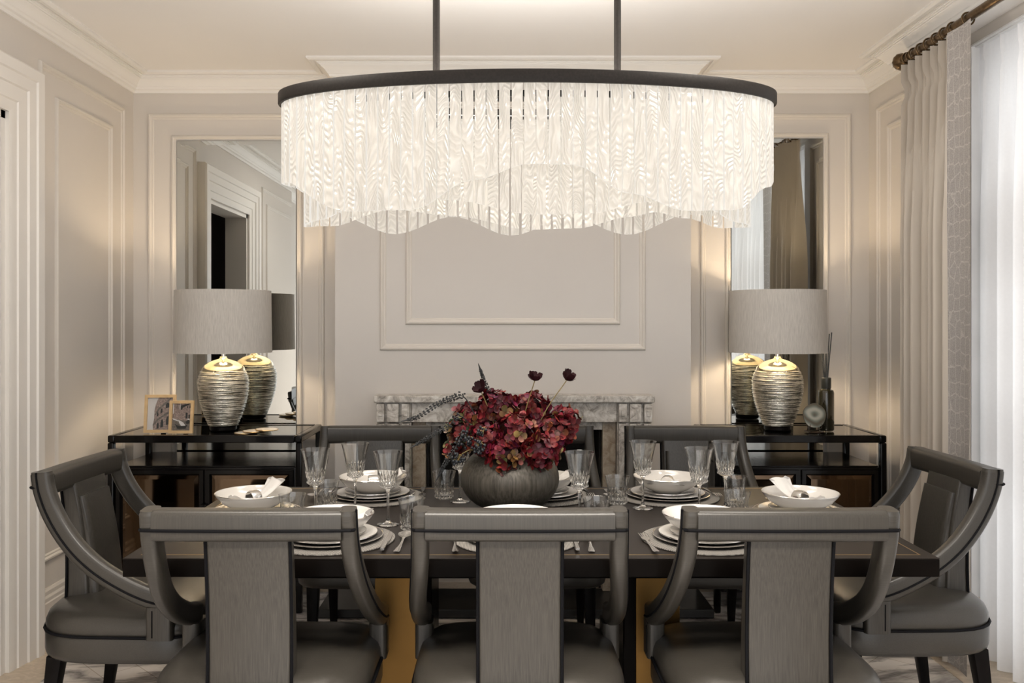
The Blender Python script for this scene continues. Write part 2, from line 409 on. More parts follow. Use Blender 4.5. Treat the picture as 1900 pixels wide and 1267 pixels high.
def emis(name, col, s):
    m, nt, out = new_mat(name); e = N(nt, 'ShaderNodeEmission'); e.inputs[0].default_value = (*col, 1); e.inputs[1].default_value = s
    nt.links.new(e.outputs[0], out.inputs[0]); return m
M['slab_edge'] = emis('lit_glass_edge', (1, .95, .87), .62)
M['led'] = emis('led_strip', (1, .90, .76), 2.2)

# coiled mercury glass lamp body
m, nt, out = new_mat('coiled_mercury_glass'); b = pr(nt, out, (.62, .58, .50), .16, .85)
tc = N(nt, 'ShaderNodeTexCoord'); mp = N(nt, 'ShaderNodeMapping'); mp.inputs['Scale'].default_value = (9, 9, 150)
nz = N(nt, 'ShaderNodeTexNoise', Scale=1., Detail=4., Roughness=.65)
nt.links.new(tc.outputs['Object'], mp.inputs[0]); nt.links.new(mp.outputs[0], nz.inputs['Vector'])
r = N(nt, 'ShaderNodeValToRGB'); e = r.color_ramp.elements; e[0].position = .36; e[0].color = (.13, .13, .11, 1); e[1].position = .58; e[1].color = (.74, .73, .67, 1)
nt.links.new(nz.outputs[0], r.inputs[0]); nt.links.new(r.outputs[0], b.inputs['Base Color'])
bp = N(nt, 'ShaderNodeBump', Strength=.9, Distance=.008); nt.links.new(nz.outputs[0], bp.inputs['Height']); nt.links.new(bp.outputs[0], b.inputs['Normal'])
M['coil'] = m
M['champagne'] = plain('champagne_glaze', (.70, .62, .44), .10, 1., noise=.05)

# petals: colour per petal
def vcol_mat(name, rough=.5):
    m, nt, out = new_mat(name); b = pr(nt, out, (.3, .03, .05), rough, Specular_IOR_Level=.22)
    a = N(nt, 'ShaderNodeVertexColor'); a.layer_name = 'Col'
    tc = N(nt, 'ShaderNodeTexCoord'); nz = N(nt, 'ShaderNodeTexNoise', Scale=70., Detail=3.); nt.links.new(tc.outputs['Object'], nz.inputs['Vector'])
    r = N(nt, 'ShaderNodeValToRGB'); r.color_ramp.elements[0].color = (.6, .6, .6, 1); r.color_ramp.elements[1].color = (1.25, 1.2, 1.2, 1)
    mx = N(nt, 'ShaderNodeMix', data_type='RGBA', blend_type='MULTIPLY'); mx.inputs[0].default_value = 1
    nt.links.new(nz.outputs[0], r.inputs[0]); nt.links.new(a.outputs[0], mx.inputs[6]); nt.links.new(r.outputs[0], mx.inputs[7]); nt.links.new(mx.outputs[2], b.inputs['Base Color'])
    return m
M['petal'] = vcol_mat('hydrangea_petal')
# agate
m, nt, out = new_mat('banded_agate'); b = pr(nt, out, (.3, .3, .28), .15)
tc = N(nt, 'ShaderNodeTexCoord'); wv = N(nt, 'ShaderNodeTexWave', Scale=6., Distortion=7., Detail=2.); wv.wave_type = 'RINGS'; wv.rings_direction = 'SPHERICAL'
nt.links.new(tc.outputs['Object'], wv.inputs[0])
r = N(nt, 'ShaderNodeValToRGB'); e = r.color_ramp.elements; e[0].color = (.10, .09, .07, 1); e[1].color = (.36, .36, .32, 1); k = e.new(.5); k.color = (.17, .19, .17, 1)
nt.links.new(wv.outputs[0], r.inputs[0]); nt.links.new(r.outputs[0], b.inputs['Base Color']); M['agate'] = m
M['agate_white'] = plain('white_agate', (.80, .77, .72), .2, noise=.06, scale=60)

# ------------------------------------------------------------------ the room
XW = 1.99; YB = 4.77; YC = 4.52; CX = .06; HW = .912; ZC = 2.735; Y0 = -1.5
structure('floor', MB().box(-3.4, 2.6, Y0, 5.0, -.1, 0), M['floor'])
fb = MB()
for x0, x1, y0, y1 in ((-XW, -1.80, 2.0, YB), (1.80, 2.3, .6, YB), (-1.80, 1.80, 4.60, YB)):
    fb.box(x0, x1, y0, y1, 0, .0015)
structure('trim_1', fb, M['floor_border'], 'beige marble border strip along the walls of the white marble floor')
structure('ceiling', MB().box(-2.1, 2.3, Y0, 5.0, ZC, ZC + .1), M['ceil'])
DY0, DY1, DZ = 2.62, 3.53, 2.25
wl = MB(); wl.box(-XW - .15, -XW, Y0, DY0, 0, ZC); wl.box(-XW - .15, -XW, DY1, YB + .15, 0, ZC); wl.box(-XW - .15, -XW, DY0, DY1, DZ, ZC)
structure('wall_left', wl, M['wall'])
WY0, WY1, WZ = .55, 3.74, 2.58
wr = MB(); wr.box(XW, XW + .32, Y0, WY0, 0, ZC); wr.box(XW, XW + .32, WY1, YB + .15, 0, ZC); wr.box(XW, XW + .32, WY0, WY1, WZ, ZC)
structure('wall_right', wr, M['wall'])
lin = MB(); lin.box(XW + .001, XW + .25, WY1 - .006, WY1 - .0005, .0025, WZ - .001); lin.box(XW + .001, XW + .25, WY0 + .0005, WY0 + .006, .0025, WZ - .001); lin.box(XW + .001, XW + .25, WY0 + .0065, WY1 - .0065, WZ - .008, WZ - .0005)
structure('trim_16', lin, M['windowwhite'], 'white lining of the window recess')
structure('wall_back', MB().box(-XW - .15, XW + .32, YB, YB + .15, 0, ZC), M['wall'])
FX0, FX1, FZ = CX - .447, CX + .455, .885     # fire opening
cb = MB(); cb.box(CX - HW, FX0, YC, YB, 0, ZC); cb.box(FX1, CX + HW, YC, YB, 0, ZC); cb.box(FX0, FX1, YC, YB, FZ, ZC)
structure('wall_chimney', cb, M['wall_cool'])
structure('trim_2', MB().box(1.91, XW, Y0, 4.28, 2.625, ZC), M['white'], 'white pelmet box over the window under the ceiling')

corn = [(0, -.092), (.010, -.092), (.013, -.078), (.024, -.074), (.028, -.064), (.034, -.060), (.044, -.044), (.056, -.034), (.062, -.030),
        (.064, -.026), (.070, -.026), (.071, -.020), (.077, -.020), (.078, -.015), (.084, -.015), (.085, -.010), (.091, -.010), (.095, -.016), (.112, -.016), (.124, -.009), (.124, 0), (0, 0)]
cpath = [(-XW, Y0), (-XW, YB), (CX - HW, YB), (CX - HW, YC), (CX + HW, YC), (CX + HW, YB), (XW, YB), (XW, 4.28), (1.91, 4.28), (1.91, Y0)]
structure('trim_3', MB().mould(cpath, corn, lambda u, v, n: (u, v, ZC + n), False), M['white'], 'white stepped plaster cornice running round the ceiling', sharp=20)
base = [(0, 0), (.022, 0), (.022, .185), (.018, .19), (.018, .205), (.012, .215), (.012, .232), (.006, .243), (0, .243)]
bl = MB().mould([(-XW, DY1 + .21), (-XW, YB), (CX - HW, YB), (CX - HW, YC), (FX0 - .25, YC)], base, lambda u, v, n: (u, v, n), False)
structure('baseboard_left', bl, M['trim'], sharp=20)
br = MB().mould([(FX1 + .25, YC), (CX + HW, YC), (CX + HW, YB), (XW, YB), (XW, WY1), (XW + .30, WY1)], base, lambda u, v, n: (u, v, n), False)
structure('baseboard_right', br, M['trim'], sharp=20)

bead = [(0, 0), (.002, .008), (.007, .013), (.014, .014), (.019, .010), (.021, .006), (.027, .006), (.031, .003), (.033, 0)]
def frame_trim(n, u0, u1, v0, v1, mp, label, mat='trim'):
    path = [(u0, v0), (u0, v1), (u1, v1), (u1, v0)]          # clockwise: right side is inside
    structure('trim_%d' % n, MB().mould(path, bead, mp), M[mat], label, sharp=25)
bk = lambda Y: (lambda u, v, n: (u, Y - n, v))
lf = lambda u, v, n: (-XW + n, u, v)
rt = lambda u, v, n: (XW - n, u, v)
frame_trim(4, 3.79, 4.645, .36, 2.535, lf, 'outer panel moulding on the wall beside the doorway')
frame_trim(5, 3.93, 4.50, .488, 2.41, lf, 'inner panel moulding on the wall beside the doorway')
frame_trim(6, -1.91, -.955, .36, 2.535, bk(YB), 'outer panel moulding around the mirror above the photo frames')
frame_trim(7, -1.785, -1.075, .46, 2.418, bk(YB), 'inner panel moulding framing the mirror above the photo frames')
frame_trim(8, 1.075, 1.892, .36, 2.535, bk(YB), 'outer panel moulding around the mirror above the reed diffuser')
frame_trim(9, 1.21, 1.77, .46, 2.43, bk(YB), 'inner panel moulding framing the mirror above the reed diffuser')
frame_trim(10, CX - .682, CX + .680, 1.262, 2.535, bk(YC), 'outer panel moulding on the chimney breast above the mantel', 'trim')
frame_trim(11, CX - .55, CX + .55, 1.394, 2.40, bk(YC), 'inner panel moulding on the chimney breast above the mantel', 'trim')
frame_trim(12, 3.86, 4.66, .36, 2.54, rt, 'outer panel moulding on the wall behind the heavy curtain')
frame_trim(13, 3.98, 4.53, .488, 2.42, rt, 'inner panel moulding on the wall behind the heavy curtain')
frame_trim(14, .6, 2.2, .36, 2.535, lf, 'outer panel moulding on the wall before the doorway')
frame_trim(15, .74, 2.06, .488, 2.41, lf, 'inner panel moulding on the wall before the doorway')

# doorway with a wide stepped casing and a dim hall behind
cas = [(0, 0), (0, .020), (.02, .026), (.045, .026), (.05, .032), (.105, .036), (.11, .044), (.155, .048), (.16, .056), (.20, .06), (.21, .05), (.21, 0)]
d = MB().mould([(DY1, 0), (DY1, DZ), (DY0, DZ), (DY0, 0)], cas, lambda u, v, n: (-XW + n, u, v), False)
door = structure('door_1', d, M['casing'], 'white stepped door casing round the open doorway', sharp=20)
j = MB(); j.box(-XW - .16, -XW + .004, DY0, DY0 + .03, 0, DZ); j.box(-XW - .16, -XW + .004, DY1 - .03, DY1, 0, DZ); j.box(-XW - .16, -XW + .004, DY0, DY1, DZ - .03, DZ)
j.build('door_jamb', M['casing'], door)
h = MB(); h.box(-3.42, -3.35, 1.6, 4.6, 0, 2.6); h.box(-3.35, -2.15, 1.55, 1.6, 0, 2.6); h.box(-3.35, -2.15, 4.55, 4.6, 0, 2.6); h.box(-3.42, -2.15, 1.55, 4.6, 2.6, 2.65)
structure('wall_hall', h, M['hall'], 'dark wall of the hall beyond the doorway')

# window with frame and panes behind the voile
w = MB(); w.box(XW + .255, XW + .31, WY0, WY0 + .07, .0, WZ); w.box(XW + .255, XW + .31, WY1 - .07, WY1, 0, WZ)
for z in (.0, .86, 1.72, WZ - .07): w.box(XW + .26, XW + .305, WY0 + .07, WY1 - .07, z, z + .07 if z != .0 else .09)
for y in (1.33, 2.145, 2.96): w.box(XW + .262, XW + .303, y - .03, y + .03, .09, WZ - .07)
win = structure('window_1', w, M['windowwhite'], 'tall white window behind the voile curtain')
for y0, y1 in ((WY0 + .07, 1.30), (1.36, 2.115), (2.175, 2.93), (2.99, WY1 - .07)):
    MB().box(XW + .28, XW + .284, y0, y1, .09, WZ - .07).build('pane', M['pane'], win)

# ------------------------------------------------------------------ fireplace
fp = empty('fireplace', (CX + .005, YC, 0), 0, 'grey mottled marble fireplace surround with square corner blocks under the panelled chimney breast', 'fireplace')
G = .0015
MB().box(-.70, .70, -.135, -G, 1.005, 1.04, .006).build('mantel_shelf', M['stone'], fp)
def xs(sgn, a, b): return (a, b) if sgn > 0 else (-b, -a)
f = MB(); f.box(-.515, .515, -.10, -G, .905, 1.004, .002); f.build('frieze', M['stone'], fp)
for sg in (-1, 1):
    p = MB(); x0, x1 = xs(sg, .517, .69)
    p.box(x0, x1, -.096, -G, 0.045, .902)
    for a, b in ((.522, .562), (.576, .634), (.648, .688)):
        u0, u1 = xs(sg, a, b); p.box(u0, u1, -.122, -.097, .045, .900, .003)
    pil = p.build('pilaster', M['stone'], fp)
    cbk = MB(); cbk.box(x0, x1, -.10, -G, .904, 1.004)
    for a, b in ((.522, .562), (.576, .634), (.648, .688)):
        u0, u1 = xs(sg, a, b); cbk.box(u0, u1, -.128, -.099, .908, .999, .003)
    for a, b in ((.532, .552), (.658, .678)):
        u0, u1 = xs(sg, a, b); cbk.box(u0, u1, -.134, -.127, .938, .968, .002)
    cbk.build('corner_block', M['stone'], fp)
    s = MB(); u0, u1 = xs(sg, .448, .515); s.box(u0, u1, -.055, -G, .045, .902, .002); s.build('slip', M['stone_inner'], fp)
MB().box(-.447, .447, -.055, -G, .862, .902, .002).build('lintel', M['stone'], fp)
fx = MB(); fx.box(-.44, .44, .235, .245, .045, .88); fx.box(-.445, -.435, 0, .24, .045, .88); fx.box(.435, .445, 0, .24, .045, .88); fx.box(-.44, .44, 0, .24, .87, .88)
fx.build('firebox', M['firebox'], fp)
hs = MB().box(CX - .93, CX + .95, 4.18, 4.515, .0022, .044, .004).build('hearth_slab', M['hearth']); tag(hs, 'black polished hearth slab on the floor before the fireplace', 'hearth')

# ------------------------------------------------------------------ wall mirrors
def mirror(x0, x1, z0, z1, label):
    o = empty('wall_mirror', ((x0 + x1) / 2, YB - .002, z0), 0, label, 'mirror')
    w2, h = (x1 - x0) / 2, z1 - z0; b = .022
    g = MB(); yo, yi = -.0081, -.0085
    O = [(-w2, yo, 0), (w2, yo, 0), (w2, yo, h), (-w2, yo, h)]; I = [(-w2 + b, yi, b), (w2 - b, yi, b), (w2 - b, yi, h - b), (-w2 + b, yi, h - b)]
    vo = [g.bm.verts.new(p) for p in O]; vi = [g.bm.verts.new(p) for p in I]; vb = [g.bm.verts.new((p[0], -.0005, p[2])) for p in O]
    g.face(vi); g.face(list(reversed(vb)))
    for k in range(4): g.face((vo[k], vo[(k + 1) % 4], vi[(k + 1) % 4], vi[k])); g.face((vb[k], vb[(k + 1) % 4], vo[(k + 1) % 4], vo[k]))
    g.build('mirror_plate', M['mirror'], o, smooth=False)
mirror(-1.751, -1.109, .495, 2.385, 'tall wall mirror with slanted glass edge behind the lamp and photo frames')
mirror(1.244, 1.737, .495, 2.397, 'tall narrow wall mirror with slanted glass edge behind the lamp and reed diffuser')

# ------------------------------------------------------------------ sideboards
def sideboard(x0, x1, label):
    ZT = .86; yf, yb = 4.25, 4.735; t = .036
    o = empty('sideboard', ((x0 + x1) / 2, (yf + yb) / 2, 0), 0, label, 'sideboard', None)
    w = (x1 - x0) / 2; d = (yb - yf) / 2
    f = MB()
    for sx in (-1, 1):
        f.box(sx * w, sx * (w - t), -d, d, ZT - t, ZT, .008)
    for sy in (-1, 1): f.box(-w + t, w - t, sy * d, sy * (d - t), ZT - t, ZT, .004)
    f.build('top_frame', M['black'], o)
    MB().box(-w + t + .0005, w - t - .0005, -d + t + .0005, d - t - .0005, ZT - .012, ZT - .003).build('glass_top', M['smoke_pane'], o)
    for sx in (-1, 1):
        for sy in (-1, 1):
            MB().box(sx * w, sx * (w - .03), sy * d, sy * (d - .034), .0022, ZT - t - .0005, .006).build('leg', M['black'], o)
    MB().box(-w + .034, w - .034, -d + .012, d - .012, .10, .705, .004).build('cabinet_body', M['black'], o)
    MB().box(-w + .036, w - .036, -d + .014, d - .014, .7055, .712, .002).build('shelf_glass', M['black'], o)
    wd = (2 * w - .068 - .012) / 2
    for sx in (-1, 1):
        cx = sx * (wd / 2 + .002)
        dd = MB()
        path = [(cx - wd / 2 + .004, .115), (cx - wd / 2 + .004, .692), (cx + wd / 2 - .004, .692), (cx + wd / 2 - .004, .115)]
        dd.mould(path, [(0, .0), (0, .012), (.018, .012), (.024, .004), (.024, 0)], lambda u, v, n: (u, -d + .0115 - n, v))
        dr = dd.build('door', M['black'], o)
        g = MB(); u0, u1, v0, v1 = cx - wd / 2 + .030, cx + wd / 2 - .030, .141, .666; b = .018
        ys, yi = -d + .009, -d + .003
        vo = [g.bm.verts.new((u, ys, v)) for u, v in ((u0, v0), (u1, v0), (u1, v1), (u0, v1))]
        vi = [g.bm.verts.new((u, yi, v)) for u, v in ((u0 + b, v0 + b), (u1 - b, v0 + b), (u1 - b, v1 - b), (u0 + b, v1 - b))]
        g.face(vi)
        for k in range(4): g.face((vo[k], vo[(k + 1) % 4], vi[(k + 1) % 4], vi[k]))
        g.build('door_mirror', M['bronze_mirror'], dr, smooth=False)
        MB().box(cx - sx * (wd / 2 - .006) - .008, cx - sx * (wd / 2 - .006) + .008, -d - .018, -d - .001, .47, .53, .003).build('handle', M['black'], dr)
    return o
sideboard(-1.90, -.962, 'black lacquered open-top sideboard with bronze mirrored doors under the photo frames')
sideboard(1.03, 1.86, 'black lacquered open-top sideboard with bronze mirrored doors under the reed diffuser')

# ------------------------------------------------------------------ table lamps
def coil_mod(r, z, a):
    return 1 + .018 * math.sin(z * 620 + 1.3 * math.sin(a * 2)) + .012 * math.sin(z * 330 + a * 3)
def lamp(x, label):
    o = empty('table_lamp', (x, 4.48, .8605), 0, label, 'lamp', None)
    body = [(0, .022), (.070, .022), (.076, .026)]
    for k in range(100):
        t = k / 99; z = .028 + t * .272
        r = .074 + .052 * math.sin(min(1, t * 1.32) * PI / 2) ** .95
        if t > .80: r -= .016 * ((t - .8) / .2) ** 1.6
        body.append((r, z))
    MB().lathe(body + [(.106, .302)], 72, coil_mod).build('coiled_body', M['coil'], o, sharp=80)
    MB().lathe([(.108, .300), (.104, .315), (.092, .330), (.070, .344), (.045, .354), (.024, .359), (.018, .364), (.016, .372), (0, .372)], 40).build('shoulder', M['champagne'], o, sharp=60)
    MB().lathe([(0, 0), (.062, 0), (.066, .004), (.066, .018), (.06, .0215), (0, .0215)], 40).build('foot', M['blackwood'], o)
    MB().lathe([(0, .373), (.010, .373), (.010, .42), (.016, .422), (.016, .47), (0, .47)], 20).build('lamp_holder', M['silver'], o)
    z0, z1 = .392, .706; rb, rt_ = .241, .236
    sh = MB().lathe([(rb, z0), (rt_, z1), (rt_ - .003, z1), (rb - .003, z0), (rb, z0)], 72).build('lamp_shade', M['linen'], o)
    MB().lathe([(rb - .0035, z0 + .001), (rt_ - .0035, z1 - .001)], 72).build('shade_lining', M['shade_in'], sh)
    sp = MB()
    for k in range(3):
        a = 2 * PI * k / 3; sp.tube([(.012 * math.cos(a), .012 * math.sin(a), .66), (.231 * math.cos(a), .231 * math.sin(a), .66)], .002, 6)
    sp.tube([(0, 0, .47), (0, 0, .68)], .004, 8); sp.build('shade_carrier', M['silver'], sh)
    MB().lathe([(0, .475), (.014, .478), (.028, .505), (.030, .53), (.020, .555), (0, .562)], 16).build('bulb', M['bulb'], o)
    L = bpy.data.lights.new('lamp_light', 'POINT'); L.energy = 17; L.color = (1, .79, .54); L.shadow_soft_size = .045
    lo = bpy.data.objects.new('lamp_light', L); COL.objects.link(lo); lo.parent = o; lo.location = (0, -.0, .535)
    return o
M['bulb'] = emis('warm_bulb', (1, .75, .45), 6.)
lamp(-1.412, 'table lamp with coiled silver glass base and grey drum shade beside the photo frames')
lamp(1.404, 'table lamp with coiled silver glass base and grey drum shade beside the reed diffuser')

# ------------------------------------------------------------------ small things on the sideboards
def photo_frame(x, y, w, h, rz, label, kind):
    o = empty('photo_frame', (x, y, .8608), rz, label, 'photo frame', None)
    tilt = .14
    mp = lambda u, v, n: (u, v * math.sin(tilt) - n * math.cos(tilt), v * math.cos(tilt) + n * math.sin(tilt) * .2 + .002)
    MB().mould([(-w / 2, 0), (-w / 2, h), (w / 2, h), (w / 2, 0)], [(0, -.004), (0, .010), (.014, .010), (.014, -.004)], mp).build('frame', M['wood'], o)
    MB().prism([(-w / 2 + .004, .004), (w / 2 - .004, .004), (w / 2 - .004, h - .004), (-w / 2 + .004, h - .004)], -.008, -.0045, mp).build('backing', M['black'], o)
    MB().prism([(-.012, .002), (.012, .002), (.012, h * .6), (-.012, h * .6)], 0, .003, lambda u, v, n: (u, h * .6 * math.sin(tilt) + .010 + (1 - v / (h * .6)) * .045 + n, v * math.cos(tilt))).build('easel_back', M['black'], o)
    W, H = w / 2 - .014, h - .028
    P = lambda u, v: (-W + u * 2 * W, .014 + v * H)          # unit picture coordinates
    pic = MB().prism([P(0, 0), P(1, 0), P(1, 1), P(0, 1)], -.003, 0, mp).build('picture', M['gray_photo' if kind == 0 else 'photo_mid'], o)
    def patch(name, polys, mat, lay):
        q = MB()
        for pl in polys: q.poly([mp(*P(a, b), .0006 * lay) for a, b in pl])
        q.build(name, M[mat], pic, smooth=False)
    if kind == 0:
        patch('ruin_facade', [[(.24, 0), (1, 0), (1, 1), (.42, 1), (.32, .8), (.27, .6), (.27, .35), (.22, .15)]], 'photo_mid', 1)
        def arch(cx, cy, ww, hh): return [(cx - ww, cy), (cx + ww, cy + .03), (cx + ww, cy + hh * .7), (cx + ww * .5, cy + hh), (cx - ww * .5, cy + hh * .95), (cx - ww, cy + hh * .6)]
        patch('ruin_arches', [arch(.42, .02, .04, .20), arch(.58, .06, .055, .26), arch(.82, .14, .08, .28), arch(.40, .40, .03, .14), arch(.55, .50, .04, .16), arch(.78, .66, .07, .18)], 'photo_black', 2)
        patch('ruin_ledges', [[(.22, .16), (.40, .34), (.68, .50), (1, .62), (1, .56), (.70, .44), (.44, .29), (.24, .11)], [(.28, .46), (.42, .66), (.70, .86), (.9, 1), (.97, 1), (.72, .80), (.45, .60), (.28, .40)]], 'photo_dark', 3)
    else:
        patch('street_ground', [[(0, 0), (1, 0), (1, .34), (0, .42)]], 'photo_dark', 1)
        patch('boat_hull', [[(.15, .24), (.30, .06), (.74, .06), (.86, .22), (.60, .16), (.35, .17)], [(.72, .30), (.80, .24), (1, .26), (1, .36), (.86, .40)]], 'photo_black', 2)
        patch('boat_cover', [[(.32, .40), (.60, .30), (.74, .18), (.50, .17), (.40, .26)], [(0, .46), (.32, .38), (.34, .33), (.05, .40)], [(.8, .42), (.92, .44), (.96, .38), (.84, .40)]], 'gray_photo', 3)
        patch('street_sky', [[(.38, 1), (.43, 1), (.42, .78), (.38, .78)], [(.0, 1), (.08, 1), (.06, .62), (.02, .62)]], 'gray_photo', 3)
        for q_ in ([(.72, .66), (.82, .66), (.82, .44), (.72, .44)], [(.88, .58), (1, .58), (1, .44), (.88, .44)], [(.78, .9), (.83, .9), (.83, .82), (.78, .82)], [(.92, .92), (.97, .92), (.97, .82), (.92, .82)]):
            patch('pictured_opening', [q_], 'photo_black', 3)
        patch('pictured_cornice', [[(.43, .92), (.95, 1), (1, 1), (.55, .84), (.5, .74), (.43, .8)]], 'photo_black', 3)
photo_frame(-1.684, 4.345, .149, .186, .10, 'larger oak photo frame with grey picture of a ruined arcade, nearest the doorway wall', 0)
photo_frame(-1.567, 4.312, .118, .160, .0, 'smaller oak photo frame with a picture of boats on a canal, beside the lamp', 1)

def coaster(x, y, z, rx, ry, seed, label):
    rnd = random.Random(seed); n = 26
    rr = [.056 * (1 + .10 * math.sin(k * 2 * PI / n * 2 + seed) + .05 * rnd.uniform(-1, 1)) for k in range(n)]
    pts = [(rr[k] * math.cos(2 * PI * k / n), rr[k] * math.sin(2 * PI * k / n)) for k in range(n)]
    o = empty('agate_coaster', (x, y, z), seed, label, 'coaster', 'agate coasters'); o.rotation_euler = (rx, ry, seed)
    MB().prism([(a * .96, b * .96) for a, b in pts], 0.0002, .0052).build('stone_slice', M['agate_white'], o)
    MB().tube([(a, b, .0027) for a, b in pts], .0024, 8, True).build('gilt_rim', M['brass'], o)
coaster(-1.253, 4.335, .8605, 0, 0, 1, 'white agate coaster lying flat beneath the other coasters')
coaster(-1.215, 4.33, .8690, 0, 0.0, 2, 'white agate coaster in the middle of the little coaster stack')
coaster(-1.150, 4.325, .8775, 0, .0, 3, 'white agate coaster on top of the stack beside the lamp')

rd = empty('reed_diffuser', (1.64, 4.45, .8608), 0, 'dark smoked glass reed diffuser bottle with black sticks on the sideboard', 'diffuser')
MB().lathe([(0, 0), (.034, 0), (.038, .006), (.038, .19), (.034, .203), (.022, .208), (.022, .212), (0, .212)], 40, lambda r, z, a: 1 + .012 * math.sin(a * 9 + z * 60)).build('bottle', M['diff_glass'], rd)
MB().lathe([(0, .2125), (.023, .2125), (.024, .215), (.024, .264), (.022, .266), (.0, .266)], 30).build('collar', M['photo_black'], rd)
for a, l in ((-.105, .225), (-.065, .232), (.012, .232), (.075, .232), (.05, .225), (-.02, .2)):
    y = random.uniform(-.01, .01)
    MB().tube([(a * .1, 0, .262), (a * .1 + a * l * 1.0, y, .262 + l)], .0027, 8).build('reed', M['photo_black'], rd)
ag = MB()
n = 40
pts = [(.056 * (1 + .03 * math.sin(3 * 2 * PI * k / n)) * math.cos(2 * PI * k / n), .060 * (1 + .02 * math.sin(5 * 2 * PI * k / n)) * math.sin(2 * PI * k / n)) for k in range(n)]
ag.prism(pts, -.004, .004, lambda u, v, w: (u, w, v))
ao = ag.build('agate_slice', M['agate'], loc=(1.552, 4.37, .8608 + .083)); tag(ao, 'round green grey agate slice propped on a metal stand', 'ornament'); ao.rotation_euler = (-.12, 0, 0)
st = MB()
for s in (-1, 1):
    st.tube(cr([(s * .028, -.022, .044), (s * .028, -.020, .0235), (s * .028, .012, .0205), (s * .028, .02, .05), (s * .02, .022, .11)], 4), .002, 8)
    st.tube([(s * .036, -.03, .003), (s * .036, .035, .003)], .0028, 8); st.tube([(s * .028, .012, .0205), (s * .030, .02, .004)], .002, 8)
st.tube([(-.036, -.03, .003), (.036, -.03, .003)], .0028, 8); st.tube([(-.036, .035, .003), (.036, .035, .003)], .0028, 8)
so = st.build('display_stand', M['bronze'], loc=(1.552, 4.37, .861)); tag(so, 'small dark metal display stand holding the agate slice', 'stand')

# ------------------------------------------------------------------ dining table
TX0, TX1, TY0, TY1, TZ = -1.048, 1.214, 2.44, 3.505, .75
tb = empty('dining_table', ((TX0 + TX1) / 2, (TY0 + TY1) / 2, 0), 0, 'long glossy dark brown dining table with a thin gilt inlay line', 'table')
tw, td = (TX1 - TX0) / 2, (TY1 - TY0) / 2
MB().box(-tw, tw, -td, td, TZ - .0035, TZ, .001, 1).build('tabletop', M['table'], tb)
MB().box(-tw, tw, -td, td, TZ - .052, TZ - .0037, .002, 2).build('table_edge', M['tableside'], tb)
ii = .036
MB().mould([(-tw + ii, -td + ii), (-tw + ii, td - ii), (tw - ii, td - ii), (tw - ii, -td + ii)], [(0, -.001), (0, .0004), (.0035, .0004), (.0035, -.001)], lambda u, v, n: (u, v, TZ + n)).build('inlay_line', M['brass'], tb)
MB().box(-tw + .22, tw - .22, -td + .22, td - .22, TZ - .12, TZ - .053, .004).build('apron', M['tableside'], tb)
for sx in (-1, 1):
    p = MB().box(sx * .305, sx * .485, -.165, .165, .062, TZ - .121, .006).build('pedestal', M['tableside'], tb)
    MB().box(sx * .345, sx * .484, -.173, -.1655, .07, TZ - .125, .002).build('gilt_panel', M['gold'], p)
MB().box(-.72, .72, -.19, .19, .0022, .061, .006).build('plinth', M['tableside'], tb)

